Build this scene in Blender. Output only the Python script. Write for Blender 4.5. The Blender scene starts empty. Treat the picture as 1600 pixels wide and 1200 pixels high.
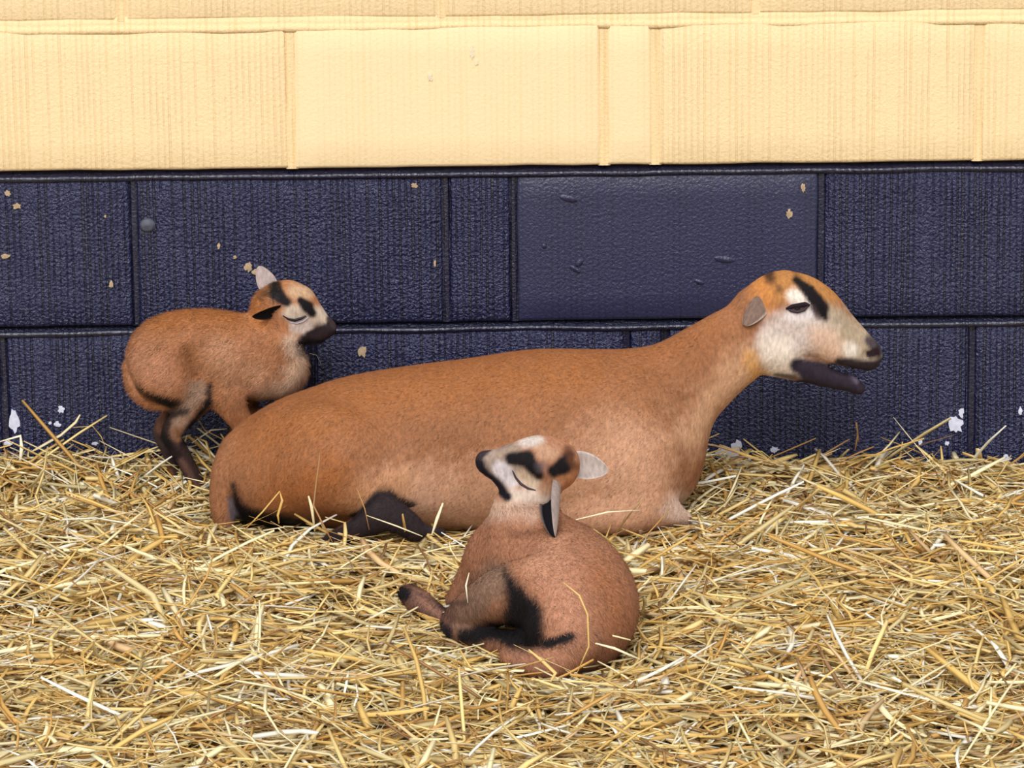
import bpy, math, random
import numpy as np
from mathutils import Vector, Matrix, noise
from mathutils.bvhtree import BVHTree

random.seed(7); RNG = np.random.default_rng(21)
scene = bpy.context.scene
COL = scene.collection

# ------------------------------------------------------------------ camera
F = 5520.0; DIST = 5.0; CAM_H = 1.108
PITCH = math.radians(11.2); ROLL = math.radians(0.65)
_f = np.array([0, math.cos(PITCH), -math.sin(PITCH)])
_r0 = np.array([1.0, 0, 0]); _u0 = np.array([0, math.sin(PITCH), math.cos(PITCH)])
_r = _r0 * math.cos(ROLL) - _u0 * math.sin(ROLL)
_u = _u0 * math.cos(ROLL) + _r0 * math.sin(ROLL)
CAM = np.array([0, -DIST, CAM_H])
cam_data = bpy.data.cameras.new('camera'); cam = bpy.data.objects.new('camera', cam_data); COL.objects.link(cam)
cam_data.sensor_width = 36.0; cam_data.lens = 36.0 * F / 1600.0
cam_data.clip_start = 0.05; cam_data.clip_end = 100
m = Matrix(((_r[0], _u[0], -_f[0], CAM[0]), (_r[1], _u[1], -_f[1], CAM[1]), (_r[2], _u[2], -_f[2], CAM[2]), (0, 0, 0, 1)))
cam.matrix_world = m
scene.camera = cam

# ------------------------------------------------------------------ light
world = bpy.data.worlds.new('overcast_sky'); scene.world = world; world.use_nodes = True
bg = world.node_tree.nodes['Background']
_wt = world.node_tree
_tc = _wt.nodes.new('ShaderNodeTexCoord'); _sx = _wt.nodes.new('ShaderNodeSeparateXYZ'); _cr = _wt.nodes.new('ShaderNodeValToRGB')
_wt.links.new(_tc.outputs['Generated'], _sx.inputs[0]); _wt.links.new(_sx.outputs['Z'], _cr.inputs[0]); _wt.links.new(_cr.outputs[0], bg.inputs[0])
_e = _cr.color_ramp.elements       # plain ground below the horizon, even overcast above
_e[0].position = 0.0; _e[0].color = (0.30, 0.29, 0.28, 1); _e[1].position = 0.03; _e[1].color = (0.93, 0.96, 1.0, 1)
bg.inputs[1].default_value = 1.15
sun_d = bpy.data.lights.new('soft_daylight', 'SUN'); sun = bpy.data.objects.new('soft_daylight', sun_d); COL.objects.link(sun)
sun_d.energy = 2.2; sun_d.angle = math.radians(32); sun_d.color = (1.0, 0.99, 0.98)
sun.rotation_euler = Vector((0.12, 0.76, -0.64)).to_track_quat('-Z', 'Y').to_euler()
vs = scene.view_settings
vs.view_transform = 'Standard'; vs.look = 'None'; vs.gamma = 1.0; vs.use_curve_mapping = False
vs.exposure = 0.0

# ------------------------------------------------------------------ helpers
def P(px, py, d):
    """world point on the plane d metres in front of the back wall"""
    v = _f + _r * (px - 800) / F - _u * (py - 600) / F
    t = (DIST - d) / v[1]
    return CAM + v * t
def proj(p):
    q = np.asarray(p) - CAM
    z = q @ _f
    return 800 + F * (q @ _r) / z, 600 - F * (q @ _u) / z
def S(d):
    return F / ((DIST - d) * math.cos(PITCH) + 0.95 * math.sin(PITCH))
def lin(r, g, b):
    c = np.array([r, g, b], float) / 255.0
    return np.where(c <= 0.04045, c / 12.92, ((c + 0.055) / 1.055) ** 2.4)

def obj(name, me, mat=None, parent=None):
    o = bpy.data.objects.new(name, me); COL.objects.link(o)
    if mat is not None and me is not None: me.materials.append(mat)
    if parent is not None: o.parent = parent
    return o
def tag(o, label=None, cat=None, group=None, kind=None):
    if label: o['label'] = label
    if cat: o['category'] = cat
    if group: o['group'] = group
    if kind: o['kind'] = kind
    return o
def mesh(name, v, f, smooth=True):
    me = bpy.data.meshes.new(name)
    v = np.asarray(v, dtype=np.float32); f = np.asarray(f, dtype=np.int32)
    me.vertices.add(len(v)); me.vertices.foreach_set('co', v.ravel())
    n = f.shape[1]
    me.loops.add(f.size); me.loops.foreach_set('vertex_index', f.ravel())
    me.polygons.add(len(f)); me.polygons.foreach_set('loop_start', np.arange(0, f.size, n, dtype=np.int32))
    me.update(calc_edges=True)
    if smooth: me.polygons.foreach_set('use_smooth', np.ones(len(f), dtype=bool))
    me.validate()
    return me
def set_col(me, cols, name='Col'):
    a = me.color_attributes.new(name, 'FLOAT_COLOR', 'POINT')
    c = np.ones((len(me.vertices), 4), dtype=np.float32); c[:, :3] = cols
    a.data.foreach_set('color', c.ravel())

# ------------------------------------------------------------------ materials
class NT:
    def __init__(s, name):
        s.m = bpy.data.materials.new(name); s.m.use_nodes = True
        s.t = s.m.node_tree; s.b = s.t.nodes['Principled BSDF']
    def n(s, typ, **kw):
        x = s.t.nodes.new(typ)
        for k, v in kw.items():
            if k.startswith('_'): x.inputs[k[1:].replace('_', ' ')].default_value = v
            else: setattr(x, k, v)
        return x
    def l(s, a, ai, b, bi): s.t.links.new(a.outputs[ai], b.inputs[bi])
    def ramp(s, src, si, stops):
        r = s.n('ShaderNodeValToRGB')
        e = r.color_ramp.elements
        while len(e) < len(stops): e.new(0.5)
        for i, (p, c) in enumerate(stops):
            e[i].position = p; e[i].color = (*c, 1) if len(c) == 3 else c
        s.l(src, si, r, 0); return r
    def mathn(s, op, a, b):
        x = s.n('ShaderNodeMath', operation=op)
        for i, q in enumerate((a, b)):
            if isinstance(q, tuple): s.l(q[0], q[1], x, i)
            else: x.inputs[i].default_value = q
        return x

def paint_material(name, base, dark, rough, rib, grain, speck, spec=0.5, ribscale=95, dirt=None):
    t = NT(name)
    geo = t.n('ShaderNodeNewGeometry')
    mp = t.n('ShaderNodeMapping'); mp.inputs['Scale'].default_value = (1, 1, 0.045)
    t.l(geo, 'Position', mp, 0)
    n1 = t.n('ShaderNodeTexNoise', _Scale=ribscale, _Detail=3.0, _Roughness=0.55); t.l(mp, 0, n1, 'Vector')
    wv = t.n('ShaderNodeTexWave', wave_type='BANDS', bands_direction='X', _Scale=36.0, _Distortion=7.0, _Detail=3.0, _Detail_Scale=0.35); t.l(mp, 0, wv, 'Vector')
    n2 = t.n('ShaderNodeTexNoise', _Scale=235.0, _Detail=2.5, _Roughness=0.6); t.l(geo, 'Position', n2, 'Vector')
    n3 = t.n('ShaderNodeTexNoise', _Scale=9.0, _Detail=4.0, _Roughness=0.6); t.l(geo, 'Position', n3, 'Vector')
    wn = t.mathn('MULTIPLY', (wv, 'Fac'), 0.45); wm = t.mathn('ADD', (wn, 0), (n1, 0))
    rr = t.ramp(wm, 0, [(0.48, (0, 0, 0)), (0.62, (0.8, 0.8, 0.8)), (0.95, (1, 1, 1))])
    # how strongly combed lines show varies over the block
    amp = t.ramp(n3, 0, [(0.3, (0.35,) * 3), (0.65, (1,) * 3)])
    a = t.mathn('MULTIPLY', (rr, 0), (amp, 0)); a2 = t.mathn('MULTIPLY', (a, 0), rib)
    g = t.mathn('MULTIPLY', (n2, 0), grain)
    h = t.mathn('ADD', (a2, 0), (g, 0))
    bump = t.n('ShaderNodeBump', _Strength=1.0, _Distance=0.004); t.l(h, 0, bump, 'Height')
    t.l(bump, 0, t.b, 'Normal')
    mix = t.n('ShaderNodeMix', data_type='RGBA')
    f = t.ramp(wm, 0, [(0.42, (0,) * 3), (0.64, (1,) * 3)])
    t.l(f, 0, mix, 0); mix.inputs[6].default_value = (*dark, 1); mix.inputs[7].default_value = (*base, 1)
    last = (mix, 2)
    if dirt is not None:
        dm = t.n('ShaderNodeMix', data_type='RGBA')
        n4 = t.n('ShaderNodeTexNoise', _Scale=34.0, _Detail=5.0, _Roughness=0.65); t.l(geo, 'Position', n4, 'Vector')
        df = t.ramp(n4, 0, [(speck, (0,) * 3), (speck + 0.05, (0.7,) * 3)])
        t.l(df, 0, dm, 0); t.l(last[0], last[1], dm, 6); dm.inputs[7].default_value = (*dirt, 1)
        last = (dm, 2)
    t.l(last[0], last[1], t.b, 'Base Color')
    t.b.inputs['Roughness'].default_value = rough
    t.b.inputs['Specular IOR Level'].default_value = spec
    return t.m

NAVY = lin(25, 28, 66); NAVY_D = lin(14, 15, 40)
M_NAVY = paint_material('navy_gloss_paint', NAVY, NAVY_D, 0.20, 0.85, 1.2, 0.70, 0.6, dirt=lin(62, 50, 52))
M_NAVY_S = paint_material('navy_smooth_paint', lin(41, 42, 70), lin(35, 36, 61), 0.34, 0.08, 0.34, 0.72, 0.55, ribscale=60, dirt=lin(66, 60, 74))
M_NAVY_M = paint_material('navy_mortar_paint', lin(24, 25, 48), lin(15, 15, 32), 0.26, 0.25, 0.35, 0.8, 0.7)
YEL = lin(240, 212, 163)
M_YEL = paint_material('cream_yellow_paint', YEL, lin(234, 203, 151), 0.6, 0.22, 0.30, 0.68, 0.3, ribscale=70, dirt=lin(222, 186, 126))
M_YEL_S = paint_material('cream_smooth_paint', lin(242, 216, 169), lin(239, 211, 162), 0.6, 0.07, 0.18, 0.72, 0.3, ribscale=60, dirt=lin(232, 202, 146))
M_YEL_M = paint_material('cream_mortar_paint', lin(238, 209, 158), lin(230, 198, 144), 0.6, 0.15, 0.3, 0.7, 0.3, dirt=lin(220, 184, 120))

def plain(name, col, rough=0.7, spec=0.3, var=0.0, scale=60):
    t = NT(name)
    if var > 0:
        geo = t.n('ShaderNodeNewGeometry'); n = t.n('ShaderNodeTexNoise', _Scale=scale, _Detail=4.0); t.l(geo, 'Position', n, 'Vector')
        r = t.ramp(n, 0, [(0.3, tuple(np.array(col) * (1 - var))), (0.7, tuple(np.minimum(1, np.array(col) * (1 + var))))])
        t.l(r, 0, t.b, 'Base Color')
        b = t.n('ShaderNodeBump', _Strength=0.5, _Distance=0.002); t.l(n, 0, b, 'Height'); t.l(b, 0, t.b, 'Normal')
    else: t.b.inputs['Base Color'].default_value = (*col, 1)
    t.b.inputs['Roughness'].default_value = rough; t.b.inputs['Specular IOR Level'].default_value = spec
    return t.m
M_CONC = plain('concrete', lin(150, 146, 146), 0.9, 0.2, 0.25, 40)
M_PLASTER = plain('bare_white_plaster', lin(206, 206, 222), 0.9, 0.2, 0.12, 160)
M_CREAMCHIP = plain('bare_cream_chip', lin(176, 152, 122), 0.85, 0.2, 0.2, 160)
M_YELCHIP = plain('worn_cream_paint', lin(228, 212, 180), 0.8, 0.2, 0.06, 160)
M_BOLT = plain('dull_grey_metal', lin(72, 74, 86), 0.5, 0.5, 0.15, 200)
M_EYE = plain('dark_eye', lin(26, 20, 26), 0.25, 0.5)
M_LID = plain('dark_eyelid_skin', lin(58, 44, 54), 0.6, 0.3)
M_LASH = plain('dark_upper_lid', lin(34, 25, 30), 0.8, 0.15)
M_IRIS = plain('amber_eye', lin(120, 98, 86), 0.2, 0.5)
M_NOSE = plain('dark_nose_skin', lin(40, 28, 36), 0.5, 0.4, 0.2, 200)

def coat_material(name, spec=0.25):
    t = NT(name)
    at = t.n('ShaderNodeAttribute', attribute_name='Col')
    geo = t.n('ShaderNodeNewGeometry')
    mp = t.n('ShaderNodeMapping'); mp.inputs['Scale'].default_value = (1, 1, 0.35); t.l(geo, 'Position', mp, 0)
    n = t.n('ShaderNodeTexNoise', _Scale=260.0, _Detail=3.0); t.l(mp, 0, n, 'Vector')
    r = t.ramp(n, 0, [(0.3, (0.78,) * 3), (0.7, (1.18,) * 3)])
    mx = t.n('ShaderNodeMix', data_type='RGBA', blend_type='MULTIPLY'); mx.inputs[0].default_value = 1.0
    t.l(at, 'Color', mx, 6); t.l(r, 0, mx, 7); t.l(mx, 2, t.b, 'Base Color')
    t.b.inputs['Roughness'].default_value = 0.75; t.b.inputs['Specular IOR Level'].default_value = spec
    return t.m
M_COAT = coat_material('short_coat', 0.12)
def attr_material(name, rough, spec):
    t = NT(name); at = t.n('ShaderNodeAttribute', attribute_name='Col'); t.l(at, 'Color', t.b, 'Base Color')
    t.b.inputs['Roughness'].default_value = rough; t.b.inputs['Specular IOR Level'].default_value = spec
    return t.m
M_HAIR = attr_material('coat_hair', 0.6, 0.2)
M_STRAW = attr_material('straw', 0.5, 0.4)
def stalk_material(name, a, b):
    t = NT(name); oi = t.n('ShaderNodeObjectInfo')
    geo = t.n('ShaderNodeNewGeometry'); n = t.n('ShaderNodeTexNoise', _Scale=45.0, _Detail=3.0); t.l(geo, 'Position', n, 'Vector')
    ad = t.mathn('ADD', (oi, 'Random'), (n, 0)); ml = t.mathn('MULTIPLY', (ad, 0), 0.6)
    r = t.ramp(ml, 0, [(0.2, tuple(a)), (0.85, tuple(b))]); t.l(r, 0, t.b, 'Base Color')
    t.b.inputs['Roughness'].default_value = 0.45; t.b.inputs['Specular IOR Level'].default_value = 0.4
    return t.m
M_PALE = stalk_material('bleached_straw', lin(222, 202, 150), lin(240, 228, 196))
M_GOLD = stalk_material('golden_straw', lin(196, 152, 74), lin(222, 190, 116))
M_BROWN = stalk_material('brown_straw', lin(140, 98, 54), lin(184, 138, 78))

# ------------------------------------------------------------------ wall
def block_mesh(name, x0, x1, z0, z1, front=0.012, back=0.02, bev=0.005, seed=0):
    """a block face: rounded box with slightly uneven edges; front face at y=-front"""
    rg = np.random.default_rng(seed)
    nx = max(4, int((x1 - x0) / 0.03)); nz = max(4, int((z1 - z0) / 0.03))
    xs = np.concatenate([[x0, x0 + bev * 0.3, x0 + bev], np.linspace(x0 + bev, x1 - bev, nx)[1:-1], [x1 - bev, x1 - bev * 0.3, x1]])
    zs = np.concatenate([[z0, z0 + bev * 0.3, z0 + bev], np.linspace(z0 + bev, z1 - bev, nz)[1:-1], [z1 - bev, z1 - bev * 0.3, z1]])
    prof_x = np.zeros(len(xs)); prof_z = np.zeros(len(zs))
    for pr in (prof_x, prof_z):
        pr[0] = pr[-1] = bev; pr[1] = pr[-2] = bev * 0.3
    X, Z = np.meshgrid(xs, zs)
    Y = -front + np.maximum(prof_x[None, :], prof_z[:, None])
    wob = np.array([noise.noise(Vector((x * 14 + seed, z * 14, seed * 1.7))) for x, z in zip(X.ravel(), Z.ravel())]).reshape(X.shape)
    wob2 = np.array([noise.noise(Vector((x * 14, z * 14 + seed, 9 + seed * 1.7))) for x, z in zip(X.ravel(), Z.ravel())]).reshape(X.shape)
    Y = Y + wob * 0.0012; X = X + wob * 0.002; Z = Z + wob2 * 0.0018
    v = np.stack([X, Y, Z], -1).reshape(-1, 3); n = len(xs); mth = len(zs)
    i = np.arange(mth - 1)[:, None] * n + np.arange(n - 1)[None, :]
    f = np.stack([i, i + 1, i + n + 1, i + n], -1).reshape(-1, 4)
    # sides back to the backing
    ring = list(range(n)) + [k * n + n - 1 for k in range(1, mth)] + [(mth - 1) * n + k for k in range(n - 2, -1, -1)] + [k * n for k in range(mth - 2, 0, -1)]
    b0 = len(v); vb = v[ring].copy(); vb[:, 1] = back
    v = np.concatenate([v, vb]); R = len(ring)
    sf = [[ring[(k + 1) % R], ring[k], b0 + k, b0 + (k + 1) % R] for k in range(R)]
    return mesh(name, v, np.concatenate([f, np.array(sf)]))

zc = lambda y: P(800, y, 0)[2]
xc = lambda x, y: P(x, y, 0)[0]
Z_BASE = zc(752); Z_MID = zc(505); Z_TOP = zc(263); Z_Y1 = zc(30); COURSE = 0.225
JT = 0.010   # joint thickness
def box_mesh(name, lo, hi):
    v = [(x, y, z) for x in (lo[0], hi[0]) for y in (lo[1], hi[1]) for z in (lo[2], hi[2])]
    return mesh(name, v, [(0, 1, 3, 2), (4, 6, 7, 5), (0, 4, 5, 1), (2, 3, 7, 6), (0, 2, 6, 4), (1, 5, 7, 3)], False)
wall = obj('wall_back', box_mesh('wall_back', (-2.0, 0.004, -0.12), (2.0, 0.12, 1.4)), M_NAVY_M)
wall['kind'] = 'structure'; wall['label'] = 'painted blockwork wall, navy below and cream yellow above'

# rows: z range, joints in photograph pixels, colours per block
def row(z0, z1, edges, mats, matdefault, front, seed):
    """edges: x of the joints in metres"""
    out = []
    for i in range(len(edges) - 1):
        a, b = edges[i], edges[i + 1]
        me = block_mesh('block', a + JT / 2, b - JT / 2, z0 + JT / 2, z1 - JT / 2, front=front, seed=seed * 20 + i)
        o = obj('block', me, mats.get(i, matdefault), wall); out.append(o)
    return out
def ext(js, y, pitch=0.448):
    xs = [xc(j, y) for j in js]
    while xs[0] > -1.3: xs.insert(0, xs[0] - pitch)
    while xs[-1] < 1.3: xs.append(xs[-1] + pitch)
    return xs
E1 = ext([212, 697, 803, 1282], 390); E2 = ext([8, 488, 979, 1038, 1517], 600)
Y1 = ext([455, 943, 1023, 1527], 150); Y2 = ext([190, 690, 1180], 0)
b_n2 = row(Z_BASE, Z_MID, E2, {}, M_NAVY, 0.012, 1)
k_sm = E1.index(xc(803, 390))
b_n1 = row(Z_MID, Z_TOP, E1, {k_sm: M_NAVY_S}, M_NAVY, 0.012, 2)
k_ys = Y1.index(xc(455, 150))
b_y1 = row(Z_TOP, Z_Y1, Y1, {k_ys: M_YEL_S, k_ys + 1: M_YEL_S}, M_YEL, 0.015, 3)
rows_up = []
z = Z_Y1
for r_ in range(3):
    rows_up += row(z, z + COURSE, Y2 if r_ % 2 == 0 else Y1, {}, M_YEL, 0.014, 4 + r_); z += COURSE

def mortar_bed(z, mat, wob_seed, top_in, bot_out, h=JT):
    """weathered bed joint: set back at its top edge, flush at its bottom"""
    xs = np.linspace(-1.95, 1.95, 160)
    w = np.array([noise.noise(Vector((x * 9, wob_seed, 0))) for x in xs]); w2 = np.array([noise.noise(Vector((x * 25, wob_seed, 5))) for x in xs])
    prof = [(0.01, h * 0.75), (-top_in, h * 0.7), (-top_in, h * 0.02), (-bot_out * 0.85, -h * 0.22), (-bot_out, -h * 0.42), (-bot_out * 0.93, -h * 0.85), (0.01, -h * 0.9)]
    v = []
    for x, a, b in zip(xs, w, w2):
        for y, dz in prof:
            v.append((x, y + (a * 0.001 if y < 0 else 0), z + dz + a * 0.0018 + b * 0.0007))
    n = len(prof); f = []
    for i in range(len(xs) - 1):
        for j in range(n - 1):
            f.append((i * n + j, i * n + j + 1, (i + 1) * n + j + 1, (i + 1) * n + j))
    return obj('mortar_joint', mesh('mortar_joint', v, np.array(f)[:, ::-1]), mat, wall)
def mortar_up(x, z0, z1, mat, out, seed, w=JT):
    zs = np.linspace(z0 + 0.0045, z1 - 0.0045, 24); v = []
    prof = [(-0.52, -0.01), (-0.5, out * 0.93), (-0.15, out), (0.2, out * 0.98), (0.5, out * 0.9), (0.52, -0.01)]
    for zz in zs:
        a = noise.noise(Vector((seed, zz * 16, 3))); b = noise.noise(Vector((seed, zz * 40, 8)))
        for px_, y in prof: v.append((x + px_ * w + a * 0.0015 + b * 0.0006, -y + a * 0.0012, zz))
    n = len(prof); f = []
    for i in range(len(zs) - 1):
        for j in range(n - 1): f.append((i * n + j, i * n + j + 1, (i + 1) * n + j + 1, (i + 1) * n + j))
    return obj('mortar_joint', mesh('mortar_joint', v, np.array(f)), mat, wall)
mortar_bed(Z_MID, M_NAVY_M, 1.3, 0.000, 0.0135, JT * 1.25)
mortar_bed(Z_TOP, M_NAVY_M, 4.1, 0.000, 0.0145, JT * 1.3)
mortar_bed(Z_Y1, M_YEL_M, 7.7, 0.0125, 0.0155, JT * 1.6)
for k in range(1, 3): mortar_bed(Z_Y1 + COURSE * k, M_YEL_M, 9.7 + k, 0.009, 0.0135, JT * 1.2)
sd = 0
for E, a, b, mt, out in ((E2, Z_BASE, Z_MID, M_NAVY_M, 0.0075), (E1, Z_MID, Z_TOP, M_NAVY_M, 0.0085), (Y1, Z_TOP, Z_Y1, M_YEL_M, 0.0132),
                         (Y2, Z_Y1, Z_Y1 + COURSE, M_YEL_M, 0.0132), (Y1, Z_Y1 + COURSE, Z_Y1 + 2 * COURSE, M_YEL_M, 0.0132)):
    for x in E[1:-1]:
        sd += 1; mortar_up(x, a, b, mt, out, sd * 3.1, JT * (1.25 if mt is M_NAVY_M else 1.7))

# floor slab
fl = obj('floor', box_mesh('floor', (-2.0, -5.6, -0.16), (2.0, 0.004, -0.035)), M_CONC); fl['kind'] = 'structure'
fl['label'] = 'grey concrete floor slab under the straw'

# chips of bare plaster, nail plug and dents on the blocks
def chip(px, py, rx, ry, mat, seed, parent, name='paint_chip', n=16, thick=0.0012, front=0.012):
    c = P(px, py, 0.0); s = 1 / S(0); rg = random.Random(seed)
    ang = rg.uniform(0, 6.28); pts = []
    for k in range(n):
        a = k / n * 2 * math.pi; rr = rg.uniform(0.55, 1.1)
        pts.append((c[0] + math.cos(a) * rx * s * rr, c[2] + math.sin(a) * ry * s * rr))
    y = -front - thick
    v = [(x, y, z) for x, z in pts] + [(c[0] + (x - c[0]) * 1.06, -front + 0.003, c[2] + (z - c[2]) * 1.06) for x, z in pts] + [(c[0], y - 0.0004, c[2])]
    f = [(k, (k + 1) % n, n + (k + 1) % n, n + k) for k in range(n)]
    me = bpy.data.meshes.new(name); me.from_pydata([tuple(q) for q in v], [], f + [(2 * n, (k + 1) % n, k) for k in range(n)]); me.update()
    return obj(name, me, mat, parent)
def blk(E, row_, px, y): 
    x = xc(px, y)
    for i in range(len(E) - 1):
        if E[i] <= x <= E[i + 1]: return row_[i]
    return row_[-1]
chips = [(24, 655, 9, 21, 0), (97, 637, 6, 7, 0), (91, 660, 6, 5, 0), (80, 658, 3, 3, 0), (1140, 712, 26, 20, 0), (1150, 696, 9, 12, 0), (1078, 716, 16, 10, 0), (1168, 722, 11, 12, 0), (1209, 700, 8, 6, 0),
         (1280, 726, 14, 9, 0), (1300, 729, 12, 5, 0), (1244, 730, 14, 5, 0), (1492, 660, 13, 17, 0), (1500, 642, 5, 10, 0), (1478, 690, 4, 4, 0), (1330, 733, 18, 4, 0), (1395, 733, 22, 4, 0), (1450, 733, 14, 4, 0),
         (1570, 714, 7, 9, 0), (1592, 640, 4, 8, 0), (1205, 727, 10, 6, 0), (1436, 688, 4, 6, 0), (1120, 735, 30, 5, 0), (14, 690, 9, 5, 0), (150, 690, 6, 3, 0)]
for i, (x, y, rx, ry, _) in enumerate(chips): chip(x, y, rx, ry, M_PLASTER, i, blk(E2, b_n2, x, 600))
for i, (x, y, rx, ry) in enumerate([(28, 320, 8, 5), (14, 300, 5, 5), (343, 383, 3, 6), (368, 400, 3, 3), (389, 415, 7, 8), (399, 423, 5, 5), (175, 442, 4, 6), (648, 288, 6, 4), (680, 409, 2, 7), (1232, 332, 5, 8), (1254, 292, 4, 8), (10, 398, 9, 4), (166, 336, 2, 3)]):
    chip(x, y, rx, ry, M_CREAMCHIP, 50 + i, blk(E1, b_n1, x, 390))
chip(567, 547, 7, 10, M_CREAMCHIP, 80, blk(E2, b_n2, 567, 600))
for i, (x, y, rx, ry) in enumerate([(672, 118, 8, 10), (738, 80, 7, 14), (745, 96, 5, 6)]): chip(x, y, rx * .6, ry * .8, M_YELCHIP, 90 + i, b_y1[k_ys], front=0.015)

def lump(name, px, py, rx, ry, depth, mat, parent, front=0.012, rot=0.0, ring=True):
    """a raised-lip dent / plug on a block face"""
    c = P(px, py, 0); s = 1 / S(0); n = 20; v = []; f = []
    prof = [(1.25, 0.001), (1.0, -depth), (0.75, -depth * 1.1), (0.4, -depth * (0.2 if ring else 1.35)), (0.0, -depth * (0.0 if ring else 1.45))]
    for r_, y in prof:
        for k in range(n):
            a = k / n * 2 * math.pi; ex = math.cos(a) * rx * r_ * s; ez = math.sin(a) * ry * r_ * s
            v.append((c[0] + ex * math.cos(rot) - ez * math.sin(rot), -front + y, c[2] + ex * math.sin(rot) + ez * math.cos(rot)))
    for j in range(len(prof) - 1):
        for k in range(n): f.append((j * n + k, j * n + (k + 1) % n, (j + 1) * n + (k + 1) % n, (j + 1) * n + k))
    return obj(name, mesh(name, v, f), mat, parent)
lump('bolt_head', 232, 350, 10, 9, 0.004, M_BOLT, blk(E1, b_n1, 240, 390), ring=False)
for x, y, rx, ry, rt in [(888, 308, 16, 6, -0.25), (905, 408, 9, 5, 0.9), (1131, 403, 18, 6, -0.15), (1092, 438, 9, 4, -0.4), (898, 418, 11, 4, -0.6), (850, 382, 4, 5, 0)]:
    lump('dent', x, y, rx * .8, ry * .8, 0.0022, M_NAVY_S, b_n1[k_sm], rot=rt, ring=False)

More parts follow.
